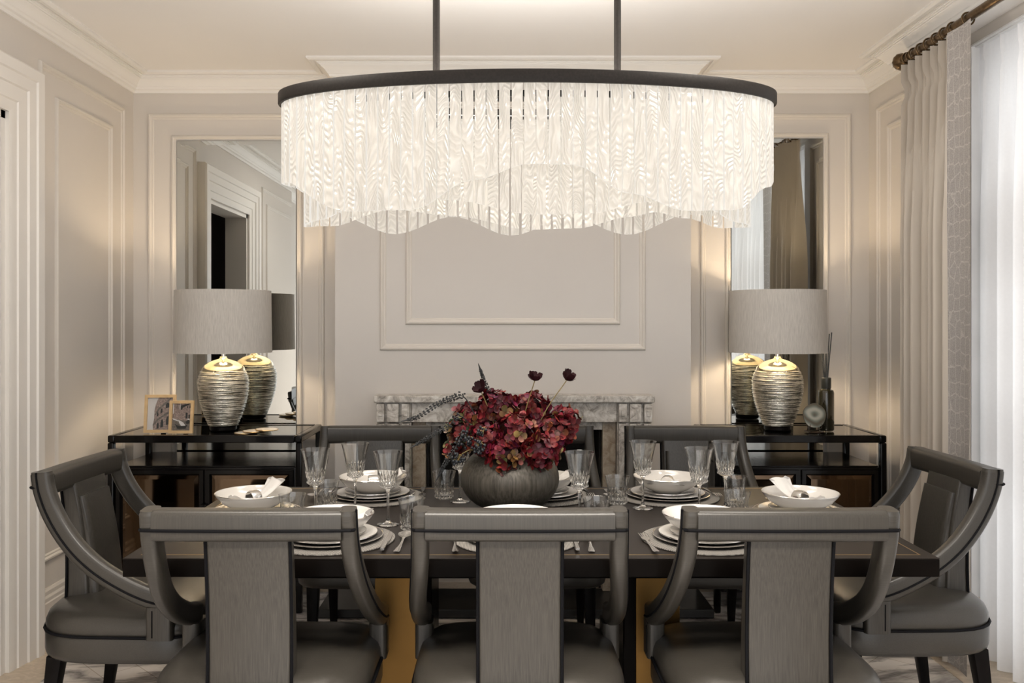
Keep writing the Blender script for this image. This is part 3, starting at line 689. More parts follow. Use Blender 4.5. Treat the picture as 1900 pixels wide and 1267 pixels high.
# ------------------------------------------------------------------ dining chairs
def make_chair():
    o = empty('dining_chair')
    # seat: rounded plan
    def outline(k=1.0, front=.525, back=-.045):
        w = .292 * k; pts = []
        cy = (front + back) / 2; hy = (front - back) / 2 * (1 if k == 1 else 1 - (1 - k) * 1.0)
        for i in range(48):
            a = 2 * PI * i / 48; c, s_ = math.cos(a), math.sin(a)
            e = 3.2 if s_ < 0 else 5.5
            r = (abs(c) ** e + abs(s_) ** e) ** (-1 / e)
            pts.append((w * r * c, cy + hy * r * s_))
        return pts
    def lay(k, z): return [(x, y, z) for x, y in outline(k)]
    sk = MB(); V = sk.grid([lay(.93, .322), lay(.965, .318), lay(.99, .325), lay(1, .338), lay(1, .398), lay(.99, .404)], True)
    sk.face(V[0]); sk.face(list(reversed(V[-1]))); sk.build('seat_rail', M['fab_skirt'], o, sharp=60)
    cu = MB(); V = cu.grid([lay(.985, .405), lay(.995, .418), lay(.99, .434), lay(.965, .452), lay(.90, .468), lay(.78, .479), lay(.6, .486), lay(.35, .490)], True)
    cu.face(V[0]); cu.face(V[-1]); cu.build('seat', M['fab_seat'], o, sharp=70)
    MB().tube(lay(1.003, .4045), .0048, 8, True).build('seat_piping', M['piping'], o)
    # legs
    for sx in (-1, 1):
        for y0, y1 in ((.035, -.01), (.455, .47)):
            l = MB(); x = sx * .215
            l.sweep([(x, y0, .3185), (x * 1.02, y1, .0022)], rrect(.05, .05, .004, 2), (1, 0, 0), scale=lambda t: 1 - .42 * t)
            l.build('leg', M['blackwood'], o)
    # top rail
    rail_path = [(x, -.012 + .10 * (.275 ** 2 - x * x) * -1.0 + .0, .884) for x in [-.240 + .480 * k / 12 for k in range(13)]]
    prof = rrect(.066, .080, .017, 4)
    MB().sweep([(x, y + .02, z) for x, y, z in rail_path], prof, (0, 1, 0)).build('top_rail', M['fab_rail'], o)
    # side arms sweeping down from the rail ends to the front posts
    ap = [(.254, .006, .9235), (.254, .008, .90), (.255, .016, .86), (.258, .040, .80), (.264, .080, .735), (.272, .135, .672), (.279, .205, .616), (.283, .285, .570), (.284, .36, .537), (.282, .425, .519)]
    for sx in (-1, 1):
        P = cr([(sx * a, b, c) for a, b, c in ap], 5)
        arm = MB().sweep(P, rrect(.044, .066, .016, 4), (1, 0, 0), scale=lambda t: (1, 1) if t > .03 else (.93, .93)).build('arm', M['fab_arm'], o, sharp=50)
        # piping along the outer back corner of the arm
        PP = []
        for i, p in enumerate(P):
            t = (P[min(i + 1, len(P) - 1)] - P[max(i - 1, 0)]).normalized(); a = Vector((1, 0, 0)); a = (a - t * a.dot(t)).normalized(); b = t.cross(a)
            PP.append(p + Vector((sx * .0225, 0, 0)) + b * (.008))
        MB().tube(PP, .0034, 6).build('arm_piping', M['piping'], arm)
        post = MB().sweep([(sx * .279, .405, .400), (sx * .279, .405, .505)], rrect(.052, .085, .012, 3), (1, 0, 0)).build('arm_post', M['fab_v'], o)
        MB().tube([(sx * .3035, .385, .41), (sx * .3035, .385, .495)], .003, 6).build('post_piping', M['piping'], post)
    # back splat: thick slab and front cushion
    w = .1075
    def yb(z):
        t = (z - .42) / .43; return .002 - .018 * t + .012 * math.sin(PI * t)
    zs = [.43 + .425 * k / 10 for k in range(11)]
    sp = MB(); sp.sweep([(0, yb(z) + .028 + .012 * (1 - (z - .43) / .43), z) for z in zs], rrect(2 * w, .064, .010, 3), (1, 0, 0), scale=lambda t: (1, 1.25 - .45 * t)).build('back_splat', M['fab_v'], o, sharp=50)
    cf = MB(); cf.sweep([(0, yb(z) + .073 + .012 * (1 - (z - .43) / .43) - .02 * (z - .43) / .42, z) for z in zs[0:10]], rrect(2 * w - .02, .05, .02, 4), (1, 0, 0), scale=lambda t: (1, 1.2 - .5 * t)).build('back_cushion', M['fab_v'], o, sharp=60)
    for sx in (-1, 1):
        MB().tube([(sx * (w + .001), yb(z) + .028 + .012 * (1 - (z - .43) / .43) - .033 * (1.25 - .45 * (z - .43) / .425) + .003, z) for z in zs], .0046, 6).build('splat_piping', M['piping'], o)
    # long piping under the rail, on the outside
    MB().tube([(-.2725, .010, .874), (-.2725, -.016, .874), (-.266, -.0245, .874)] + [(x, y - .0135, .874) for x, y, z in rail_path[1:-1]] + [(.266, -.0245, .874), (.2725, -.016, .874), (.2725, .010, .874)], .0046, 6).build('rail_piping', M['piping'], o)
    return o
proto = make_chair()
CH = [
    (-.648, 2.262, 0, 'grey satin dining chair seen from behind, near side of table, closest to the doorway'),
    (.048, 2.262, 0, 'grey satin dining chair seen from behind, in the middle of the near side'),
    (.741, 2.262, 0, 'grey satin dining chair seen from behind, near side of table, closest to the window'),
    (-.562, 4.105, PI, 'grey satin dining chair on the far side, before the fireplace, closest to the doorway'),
    (.150, 4.105, PI, 'grey satin dining chair on the far side, hidden behind the flower vase'),
    (.853, 4.105, PI, 'grey satin dining chair on the far side, closest to the window'),
    (-1.475, 3.09, -PI / 2 - .03, 'grey satin dining chair at the table end beside the doorway wall'),
    (1.615, 3.15, PI / 2 + .02, 'grey satin dining chair at the table end beside the curtains'),
]
for i, (x, y, a, lab) in enumerate(CH):
    c = proto if i == 0 else copy_tree(proto)
    c.location = (x, y, 0); c.rotation_euler = (0, 0, a); tag(c, lab, 'chair', 'dining chairs around the table')

# ------------------------------------------------------------------ place settings
def fork_mesh():
    m = MB(); zf = lambda y: .0012 + .010 * max(0, (y - .10) / .09) ** 1 * (1 - max(0, (y - .17)) / .06)
    def strip(ys, ws, x0=0): m.grid([[(x0 - w, y, zf(y)), (x0, y, zf(y) + .0012), (x0 + w, y, zf(y))] for y, w in zip(ys, ws)])
    strip([0, .008, .03, .07, .105, .122, .130, .145, .152], [.007, .0095, .008, .0045, .0032, .004, .010, .0125, .0125])
    for k in (-1.5, -.5, .5, 1.5): strip([.152, .175, .198, .203], [.0021, .0019, .0014, .0006], k * .0072)
    return m
def spoon_mesh():
    m = MB(); zf = lambda y: .0012 + .010 * max(0, (y - .09) / .05) * (1 if y < .14 else 1 - .5 * (y - .14) / .065)
    ys = [0, .008, .03, .07, .105, .125, .135]; ws = [.007, .0095, .008, .0045, .0032, .0035, .006]
    m.grid([[(-w, y, zf(y)), (0, y, zf(y) + .0012), (w, y, zf(y))] for y, w in zip(ys, ws)])
    rows = []
    for i in range(9):
        t = i / 8; y = .135 + .066 * t; w = .022 * math.sqrt(max(.02, 1 - ((t - .5) / .53) ** 2))
        rows.append([(w * s_, y, zf(y) - .007 * (1 - s_ * s_) * math.sin(PI * min(1, max(0, t)))) for s_ in (-1, -.5, 0, .5, 1)])
    m.grid(rows); return m
def knife_mesh():
    m = MB()
    m.sweep([(0, 0, .004), (0, .01, .004), (0, .05, .004), (0, .088, .004)], rrect(.014, .006, .0025, 3), (1, 0, 0), scale=lambda t: (.8 + .2 * min(1, t * 4), 1))
    m.prism([(-.006, .086), (.007, .086), (.0095, .12), (.0085, .17), (.003, .205), (-.005, .215), (-.006, .15)], .003, .0046); return m

def napkin_mesh():
    m = MB(); n = 21; rows = []
    for i in range(n):
        t = i / (n - 1); u = (t - .45) * 2
        wdt = .017 + .050 * abs(u) ** 1.2 * (.75 if u < 0 else .9)
        thick = .013 - .006 * min(1, abs(u)) 
        y = (t - .45) * .20; lift = .062 * max(0, u) ** 1.6 + .030 * max(0, -u) ** 2 + .018
        ring = []
        for k in range(28):
            a = 2 * PI * k / 28
            fold = 1 + .38 * math.cos(5 * a + i * .12) * min(1, abs(u) * 1.6)
            ring.append((wdt * math.cos(a), y + .012 * math.sin(3 * a) * max(0, abs(u) - .4), lift + thick * math.sin(a) * fold))
        rows.append(ring)
    V = m.grid(rows, True); m.face(list(reversed(V[0]))); m.face(V[-1]); return m

# prototypes at the origin
P = {}
P['placemat'] = MB().lathe([(0, 0), (.186, 0), (.190, .001), (.190, .0035), (.186, .0045), (0, .0045)], 64).build('placemat', M['placemat'])
ch = empty('charger_plate')
MB().lathe([(0, 0), (.105, 0), (.115, .0015), (.152, .0085), (.1525, .0105), (.114, .0045), (.103, .0032), (0, .0032)], 64).build('plate_body', M['charger'], ch)
MB().lathe([(.1515, .0082), (.1555, .0092), (.1560, .0108), (.1530, .0115), (.1515, .0105), (.1515, .0082)], 64).build('silver_rim', M['silver'], ch)
P['charger_plate'] = ch
def plate(name, R, rise):
    e_ = empty(name)
    MB().lathe([(0, .0), (R * .60, .0), (R * .62, .0), (R * .66, .003), (R * .95, rise - .002), (R, rise), (R * .995, rise + .0022), (R * .94, rise + .0018), (R * .66, .0062), (R * .60, .0042), (0, .0042)], 64).build('plate_body', M['porcelain'], e_)
    MB().lathe([(R * .998, rise + .0003), (R * 1.004, rise + .0010), (R * 1.0, rise + .0025), (R * .985, rise + .0026), (R * .985, rise + .0023)], 64).build('silver_rim', M['silver'], e_)
    return e_
P['dinner_plate'] = plate('dinner_plate', .138, .012)
P['side_plate'] = plate('side_plate', .104, .010)
bw = empty('bowl')
MB().lathe([(0, .0015), (.046, .0015), (.047, 0), (.052, 0), (.056, .004), (.078, .012), (.104, .029), (.122, .049), (.127, .0585), (.1255, .0597), (.122, .0575), (.118, .049), (.100, .031), (.074, .0155), (.05, .0085), (0, .007)], 64).build('bowl_body', M['porcelain'], bw)
MB().lathe([(.1268, .0580), (.1278, .0588), (.1266, .0602), (.1250, .0602)], 64).build('silver_rim', M['silver'], bw)
P['bowl'] = bw
P['napkin'] = napkin_mesh().build('napkin', M['napkin'])
P['napkin_ring'] = MB().lathe([(.0245, -.017), (.0265, -.017), (.0275, -.012), (.0275, .012), (.0265, .017), (.0245, .017), (.0245, -.017)], 36).build('napkin_ring', M['silver'])
P['fork'] = fork_mesh().build('fork', M['silver']); P['spoon'] = spoon_mesh().build('spoon', M['silver']); P['knife'] = knife_mesh().build('knife', M['silver'])
used = set()
def place(kind, loc, rot, label, cat, group):
    o = P[kind]
    if kind in used: o = copy_tree(o)
    used.add(kind); o.location = loc; o.rotation_euler = rot; tag(o, label, cat, group); return o

SET = [  # x, y, facing (rotation of local +y, pointing to the table middle), phrase
    (-.510, 2.650, 0, 'at the near-side place closest to the doorway'),
    (.045, 2.650, 0, 'at the near-side place in front of the vase'),
    (.612, 2.650, 0, 'at the near-side place closest to the window'),
    (-.480, 3.300, PI, 'at the far-side place closest to the doorway'),
    (.150, 3.310, PI, 'at the far-side place behind the vase'),
    (.622, 3.300, PI, 'at the far-side place closest to the window'),
    (-.838, 2.985, -PI / 2, 'at the table end by the doorway wall'),
    (1.012, 2.985, PI / 2, 'at the table end by the curtains'),
]
z0 = TZ + .0008
NAPROT = [-1.57, -1.5, -1.62, -1.35, -1.5, 2.9, -.75, .55]; NAPZ = [.5, .35, .5, .7, .6, .35, 1., 1.]
for i, (x, y, a, ph) in enumerate(SET):
    R2 = lambda u, v: (x + u * math.cos(a) - v * math.sin(a), y + u * math.sin(a) + v * math.cos(a))
    place('placemat', (x, y, z0), (0, 0, a), 'round woven cream placemat ' + ph, 'placemat', 'placemats')
    z = z0 + .0055
    place('charger_plate', (x, y, z), (0, 0, 0), 'dark grey charger with silver rim ' + ph, 'plate', 'charger plates'); z += .0036
    place('dinner_plate', (x, y, z), (0, 0, 0), 'large white dinner plate ' + ph, 'plate', 'dinner plates'); z += .0066
    place('side_plate', (x, y, z), (0, 0, 0), 'small white plate under the bowl ' + ph, 'plate', 'small plates'); z += .0048
    place('bowl', (x, y, z), (0, 0, 0), 'white bowl holding a napkin ' + ph, 'bowl', 'bowls')
    na = NAPROT[i]
    place('napkin', (x, y, z + .014), (0, 0, na), 'rolled white napkin in the bowl ' + ph, 'napkin', 'napkins').scale = (.72 if i > 5 else 1, .80 if i > 5 else 1, NAPZ[i] * (.85 if i > 5 else 1))
    place('napkin_ring', (x, y, z + .0365 - .006 * (1 - NAPZ[i])), (PI / 2, 0, na), 'silver napkin ring round the napkin ' + ph, 'napkin ring', 'napkin rings')
    fx_, fy_ = R2(-.174, -.165); place('fork', (fx_, fy_, z0 + .0052), (0, 0, a + .06), 'silver fork ' + ph, 'fork', 'forks')
    kx, ky = R2(.172, -.150); place('knife', (kx, ky, z0 + .0050), (0, 0, a), 'silver knife ' + ph, 'knife', 'knives')
    sx_, sy_ = R2(.212, -.150); place('spoon', (sx_, sy_, z0 + .0010), (0, 0, a - .05), 'silver spoon ' + ph, 'spoon', 'spoons')

# glasses
def flute(lo, hi, n, amt):
    def f(r, z, a):
        if lo < z < hi:
            k = math.sin(PI * (z - lo) / (hi - lo)) ** .5
            return 1 - amt * k * abs(math.cos(a * n / 2))
        return 1
    return f
wg = empty('wine_glass')
MB().lathe([(0, .1165), (.012, .1165), (.020, .118), (.0255, .124), (.027, .130), (.0285, .142), (.0315, .160), (.0355, .182), (.0400, .204), (.0445, .222), (.0480, .2345), (.0478, .2355), (.0468, .2348),
            (.0430, .222), (.0385, .204), (.0340, .182), (.0295, .160), (.0262, .142), (.0240, .131), (.018, .1265), (0, .1262)], 64, flute(.118, .178, 16, .075)).build('glass_cup', M['thin_crystal'], wg, sharp=14)
MB().lathe([(0, .1160), (.0115, .1160), (.0075, .111), (.0046, .100), (.0040, .06), (.0046, .022), (.0075, .010), (.014, .0055), (.0355, .0022), (.0362, .0012), (.0355, 0), (0, 0)], 40).build('glass_stem', M['crystal'], wg, sharp=70)
def facets(parent, ring, beads):
    m = MB()
    z, r, n, hh, ww, lean = ring
    for k in range(n):
        a = 2 * PI * k / n
        mt = Matrix.Translation((r * math.cos(a), r * math.sin(a), z)) @ Matrix.Rotation(a, 4, 'Z') @ Matrix.Rotation(lean, 4, 'Y') @ Matrix.Diagonal((.0022, ww, hh, 1))
        bmesh.ops.create_icosphere(m.bm, subdivisions=1, radius=1, matrix=mt)
    z, r, n, rad = beads
    for k in range(n):
        a = 2 * PI * (k + .5) / n
        bmesh.ops.create_icosphere(m.bm, subdivisions=1, radius=1, matrix=Matrix.Translation((r * math.cos(a), r * math.sin(a), z)) @ Matrix.Rotation(a, 4, 'Z') @ Matrix.Diagonal((rad * .6, rad, rad * .8, 1)))
    return m.build('cut_facets', M['crystal'], parent, smooth=False)
facets(wg, (.153, .0300, 18, .020, .0040, .20), (.1265, .0262, 18, .0050))
P['wine_glass'] = wg
tm = empty('tumbler')
MB().lathe([(0, 0), (.029, 0), (.0315, .002), (.0325, .010), (.0345, .04), (.0385, .072), (.0440, .0995), (.0437, .1005), (.0428, .0998), (.0372, .072), (.0328, .04), (.0295, .016), (.02, .0135), (0, .013)], 64, flute(.003, .07, 14, .06)).build('glass_cup', M['thin_crystal'], tm, sharp=14)
facets(tm, (.038, .0345, 16, .020, .0052, .06), (.010, .0325, 16, .0064))
P['tumbler'] = tm
WG = [(-.612, 2.905, 'crystal wine glass closest to the doorway'), (-.505, 3.05, 'crystal wine glass before the far place closest to the doorway'),
      (-.366, 2.85, 'crystal wine glass between the two near chairs closest to the doorway'), (.498, 3.10, 'crystal wine glass with its whole foot visible, before the far window-side place'),
      (.658, 2.93, 'crystal wine glass behind the near window-side bowl'), (.786, 3.09, 'crystal wine glass closest to the curtains'),
      (.252, 2.84, 'crystal wine glass beside the vase, in front of the fireplace opening'), (-.150, 3.215, 'crystal wine glass mostly hidden behind the vase and sprigs')]
for x, y, lab in WG: place('wine_glass', (x, y, z0), (0, 0, 0), lab, 'glass', 'wine glasses')
TB = [(-.608, 3.07, 'cut crystal tumbler next to the wine glass closest to the doorway'), (-.281, 2.77, 'cut crystal tumbler at the edge of the middle near chair'),
      (-.672, 2.835, 'low crystal tumbler before the bowl at the doorway end'), (-.212, 3.27, 'cut crystal tumbler under the drooping dark sprig'),
      (.300, 2.77, 'crystal tumbler half hidden by the middle near chair'), (.418, 3.17, 'cut crystal tumbler between the vase and the far window-side place'),
      (.840, 3.17, 'cut crystal tumbler behind the others near the window-end bowl'), (.772, 2.885, 'low crystal tumbler before the bowl at the window end')]
for x, y, lab in TB: place('tumbler', (x, y, z0), (0, 0, random.uniform(0, 1)), lab, 'glass', 'tumblers')

# ------------------------------------------------------------------ vase and flowers
VC = Vector((.030, 3.105, z0))
prof = [(0, 0), (.085, 0), (.10, .004)]
for k in range(1, 15):
    t = -1.02 + k * (1.02 + .93) / 15; prof.append((.174 * math.cos(math.asin(max(-1, min(1, t * .98)))) ** .82 if abs(t) < 1 else .1, .106 + .112 * t))
prof += [(.088, .213), (.080, .218), (.074, .214), (.090, .195), (.15, .14), (.15, .06), (.09, .014), (0, .012)]
va = MB().lathe(prof, 72).build('vase', M['vase'], loc=VC); tag(va, 'round grey brown carved bowl vase holding dark red flowers', 'vase')

PAL = [(.20, .012, .022), (.26, .02, .03), (.34, .045, .05), (.15, .008, .02), (.42, .12, .10), (.22, .02, .055), (.30, .03, .035), (.18, .015, .02), (.36, .20, .10)]
PALE = [(.45, .36, .17), (.50, .42, .22), (.40, .12, .09), (.36, .30, .12), (.46, .22, .14), (.30, .05, .05)]
def hydrangea(c, r, seed, label, pal=PAL, squash=.85):
    rnd = random.Random(seed); c = Vector(c)
    o = empty('hydrangea', (VC.x + (c.x - VC.x) * .12, VC.y + (c.y - VC.y) * .12, VC.z + .20), 0, label, 'flower', 'hydrangea heads in the vase')
    org = Vector(o.location); m = MB(); cl = m.bm.verts.layers.float_color.new('Col')
    nfl = int(80 * (r / .075) ** 2)
    for i in range(nfl):
        z = 1 - 2 * (i + .5) / nfl; ph = i * 2.39996 + rnd.uniform(-.25, .25)
        d = Vector((math.sqrt(1 - z * z) * math.cos(ph), math.sqrt(1 - z * z) * math.sin(ph), z))
        d = (d + Vector((rnd.uniform(-.3, .3), rnd.uniform(-.3, .3), rnd.uniform(-.3, .3)))).normalized()
        p = c + Vector((d.x * r, d.y * r, d.z * r * squash)) * rnd.uniform(.82, 1.04) - org
        nn = (d + Vector((rnd.uniform(-.55, .55), rnd.uniform(-.55, .55), rnd.uniform(-.35, .6)))).normalized()
        u = nn.orthogonal().normalized(); u.rotate(Matrix.Rotation(rnd.uniform(0, 6.28), 3, nn)); v = nn.cross(u)
        base_ = rnd.choice(pal); L = rnd.uniform(.018, .025)
        for k in range(4):
            a = k * PI / 2 + rnd.uniform(-.15, .15); du = u * math.cos(a) + v * math.sin(a); dv = nn.cross(du)
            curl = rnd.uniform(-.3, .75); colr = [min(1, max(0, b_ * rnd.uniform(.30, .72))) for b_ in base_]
            rows = []
            for t, w in ((.05, .10), (.38, .42), (.70, .50), (.92, .33), (1.03, .08)):
                h = curl * t * t * L * .7
                rows.append([p + du * (L * t) + dv * (L * w * s_) + nn * (h + abs(s_) * L * .14 * (1 if curl > 0 else -.4)) for s_ in (-1, 0, 1)])
            V = m.grid(rows)
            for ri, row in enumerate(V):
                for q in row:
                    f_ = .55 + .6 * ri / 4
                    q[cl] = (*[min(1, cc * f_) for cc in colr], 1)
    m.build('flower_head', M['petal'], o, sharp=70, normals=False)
    MB().tube(cr([(0, 0, -.12), tuple((c - org) * .5 + Vector((0, 0, -.01))), tuple(c - org)], 5), .0035, 8).build('stem', M['stem'], o)
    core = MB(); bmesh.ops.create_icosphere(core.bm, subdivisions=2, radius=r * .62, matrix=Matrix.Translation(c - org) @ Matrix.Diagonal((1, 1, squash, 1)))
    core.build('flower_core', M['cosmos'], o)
def px(x, y, Y): return ((x - VX) * Y / F, Y, EYE - (y - VY) * Y / F)
HY = [((921, 755, 3.10), .066, 'deep red hydrangea head at the top of the bunch, doorway side', PAL), ((985, 757, 3.14), .064, 'deep red hydrangea head at the top of the bunch, window side', PAL),
      ((1030, 800, 3.10), .068, 'purplish red hydrangea head outermost towards the window', PAL), ((876, 775, 3.12), .060, 'red hydrangea head under the arching dark sprig', PAL),
      ((900, 815, 3.03), .060, 'red hydrangea head just above the blue berries', PAL), ((958, 800, 2.99), .070, 'red hydrangea head in the middle of the bunch facing the room', PAL),
      ((938, 842, 2.97), .064, 'dark red hydrangea head hanging lowest over the vase', PAL), ((1003, 838, 3.00), .064, 'dark red hydrangea head low over the vase towards the window', PAL),
      ((1048, 778, 3.16), .050, 'dark hydrangea head tucked behind at the window side', PAL), ((851, 796, 3.07), .042, 'pale green and pink hydrangea head at the doorway side', PALE), ((846, 832, 3.06), .036, 'small faded green hydrangea head low beside the drooping sprig', PALE)]
for i, (c, r, lab, pal) in enumerate(HY): hydrangea(px(*c), r, 11 + i, lab, pal)

def cosmos(pxy, tilt, label, seed):
    rnd = random.Random(seed); c = Vector(px(*pxy)); org = Vector((VC.x + (c.x - VC.x) * .2, VC.y - .02, VC.z + .21))
    o = empty('cosmos_flower', org, 0, label, 'flower', 'dark cosmos flowers')
    n = Vector(tilt).normalized(); u = n.orthogonal().normalized(); v = n.cross(u); p = c - org; m = MB()
    for k in range(6):
        a = k * PI / 3 + rnd.uniform(-.15, .15); du = u * math.cos(a) + v * math.sin(a); dv = n.cross(du); L = .030; rows = []; lift = rnd.uniform(.55, 1.25)
        for t, w in ((.08, .10), (.4, .34), (.75, .46), (1., .36), (1.06, .15)):
            rows.append([p + du * L * t * (1 - .25 * t * lift) + dv * L * w * s_ + n * L * (lift * t * t * .9 + .08 * abs(s_)) for s_ in (-1, -.4, .4, 1)])
        m.grid(rows)
    m.build('petals', M['cosmos'], o, sharp=70, normals=False)
    MB().lathe([(0, 0), (.005, .002), (.006, .008), (0, .011)], 10, c=tuple(p)).build('flower_eye', M['stem'], o)
    MB().tube(cr([(0, 0, -.06), tuple(p * .5 + Vector((0, .01, .0))), tuple(p)], 6), .0017, 6).build('stem', M['stem'], o)
cosmos((992, 707, 3.05), (.15, -.12, 1), 'dark maroon cosmos flower standing highest above the middle', 3)
cosmos((1051, 706, 3.08), (.45, -.15, .9), 'dark maroon cosmos flower on a long stem at the window side', 5)
cosmos((893, 727, 3.03), (-.35, -.45, .9), 'dusky cosmos flower at the top by the doorway side', 8)

def sprig(pts, label, seed, r0=.0105):
    rnd = random.Random(seed); W = [Vector(px(*p)) for p in pts]; org = Vector((VC.x + (W[0].x - VC.x) * .35, VC.y, VC.z + .205))
    o = empty('catkin_sprig', org, 0, label, 'sprig', 'dark catkin sprigs')
    P_ = cr([Vector((0, 0, -.05)) + org] + W, 10); P_ = [p - org for p in P_]
    MB().tube(P_, .0022, 6, scale=lambda t: 1.1 - .7 * t).build('stem', M['stem'] if False else M['amaranth'], o)
    m = MB(); start = 12; n = len(P_) - start
    for i in range(start, len(P_), 2):
        t = (i - start) / n; d = (P_[min(i + 1, len(P_) - 1)] - P_[i - 1]).normalized(); u = d.orthogonal().normalized(); v = d.cross(u)
        for sub in range(2):
            q = P_[i] + d * .0035 * sub
            for k in range(5):
                a = k * PI / 2.5 + rnd.uniform(-.4, .4) + sub; rr = r0 * (1 - .55 * t) * rnd.uniform(.8, 1.15); s_ = .0031 * (1.05 - .4 * t)
                bmesh.ops.create_icosphere(m.bm, subdivisions=1, radius=s_, matrix=Matrix.Translation(q + (u * math.cos(a) + v * math.sin(a)) * rr + d * rr * .3))
    m.build('seed_heads', M['amaranth'], o)
    tip = P_[-1]; d = (P_[-1] - P_[-4]).normalized()
    MB().sweep([tip - d * .004, tip + d * .008, tip + d * .022, tip + d * .030], [(.0042 * math.cos(2 * PI * k / 8), .0042 * math.sin(2 * PI * k / 8)) for k in range(8)], d.orthogonal(), scale=lambda t: 1.1 - 1.0 * t).build('sprig_tip', M['amaranth'], o)
sprig([(925, 760, 3.10), (910, 732, 3.09), (898, 705, 3.08), (892, 688, 3.07)], 'dark catkin sprig rising upright above the flowers', 1, .008)
sprig([(868, 745, 3.06), (838, 739, 3.05), (808, 752, 3.03), (778, 772, 3.02), (759, 778, 3.01)], 'dark catkin sprig arching over the mantel, highest of those at the side', 2)
sprig([(860, 775, 3.04), (830, 792, 3.02), (800, 808, 3.0), (775, 823, 2.99)], 'dark catkin sprig slanting down across the far chair back, middle of those at the side', 3)
sprig([(866, 806, 3.03), (842, 836, 3.0), (826, 860, 2.98), (815, 880, 2.97)], 'dark catkin sprig drooping over the tumbler beside the vase', 4)

def berries(c, n, r, seed, label):
    rnd = random.Random(seed); c = Vector(px(*c)); org = Vector((VC.x - .05, VC.y - .04, VC.z + .2))
    o = empty('berry_spray', org, 0, label, 'berries', 'blue black berry sprays'); p = c - org; m = MB(); st = MB()
    st.tube(cr([(0, 0, -.03), tuple(p * .6 + Vector((0, 0, .02))), tuple(p + Vector((.012, .02, .012)))], 5), .0018, 6)
    for i in range(n):
        d = Vector((rnd.gauss(0, 1), rnd.gauss(0, .7), rnd.gauss(0, 1))).normalized() * r * rnd.uniform(.35, 1)
        bmesh.ops.create_icosphere(m.bm, subdivisions=2, radius=rnd.uniform(.0045, .0062), matrix=Matrix.Translation(p + d))
        if i % 3 == 0: st.tube([p + Vector((.01, .015, .01)), p + d], .0011, 5)
    m.build('berry_cluster', M['berry'], o); st.build('stem', M['stem'], o)
berries((862, 818, 2.955), 38, .034, 1, 'spray of blue black berries nearest the pale hydrangea')
berries((887, 828, 2.93), 26, .026, 2, 'spray of blue black berries over the vase rim')
berries((850, 850, 2.95), 26, .026, 3, 'lowest spray of blue black berries beside the drooping sprig')
berries((893, 800, 2.95), 14, .02, 4, 'small topmost spray of blue black berries')

# ------------------------------------------------------------------ chandelier
CC = Vector((.088, 2.99, 2.155))
cd = empty('chandelier', CC, 0, 'long oval chandelier with bronze rim and wavy tiers of grained glass slabs over the table', 'chandelier')
def ell(a, b, n=160, z=0): return [(a * math.cos(2 * PI * k / n), b * math.sin(2 * PI * k / n), z) for k in range(n)]
AO, BO = .830, .300; AI, BI = .752, .222
rg = MB(); rg.sweep(ell(AO + .006, BO + .006), [(-.006, -.020), (.006, -.020), (.007, -.016), (.007, .016), (.006, .020), (-.006, .020)], (0, 0, 1), True)
# (side is z: profile u runs along z) -> rebuild with explicit rings
rg = MB(); rows = []
for (o_, z) in ((.000, -.020), (.010, -.020), (.012, -.016), (.012, .016), (.010, .020), (-.02, .020), (-.10, .020), (-.10, .014), (-.02, .014), (.0, .010), (.0, -.020)):
    rows.append([(x, y, z) for x, y, _ in ell(AO + o_, BO + o_)])
rg.grid(rows, True); rg.build('rim', M['ring'], cd)
ls = MB(); ls.grid([[(x, y, .0135) for x, y, _ in ell(AO - .006, BO - .006)], [(x, y, .0135) for x, y, _ in ell(AO - .030, BO - .030)]], True); ls.build('light_strip', M['led'], cd)
ring2 = MB(); ring2.grid([[(x, y, z) for x, y, _ in ell(AI + o_, BI + o_)] for o_, z in ((.006, -.025), (.006, -.045), (.012, -.045), (.012, -.025), (.006, -.025))], True); ring2.build('inner_rim', M['black'], cd)
cross = MB(); cross.box(-.42, .42, -.012, .012, .000, .0135)
for x in (-.308, .306): cross.box(x - .012, x + .012, -BO + .05, BO - .05, .0, .0135)
cross.build('cross_bar', M['ring'], cd)
for x in (-.308, .306):
    MB().lathe([(0, .014), (.012, .014), (.012, ZC - CC.z - .022), (0, ZC - CC.z - .022)], 20, c=(x, 0, 0)).build('hanging_rod', M['ring'], cd)
    MB().lathe([(0, ZC - CC.z - .0215), (.055, ZC - CC.z - .0215), (.055, ZC - CC.z - .001), (0, ZC - CC.z - .001)], 32, c=(x, 0, 0)).build('ceiling_cap', M['ring'], cd)

def interp(tab, x):
    if x <= tab[0][0]: return tab[0][1]
    for (a, b), (c, d_) in zip(tab, tab[1:]):
        if x <= c:
            t = (x - a) / (c - a); t = (1 - math.cos(PI * t)) / 2; return b + (d_ - b) * t
    return tab[-1][1]
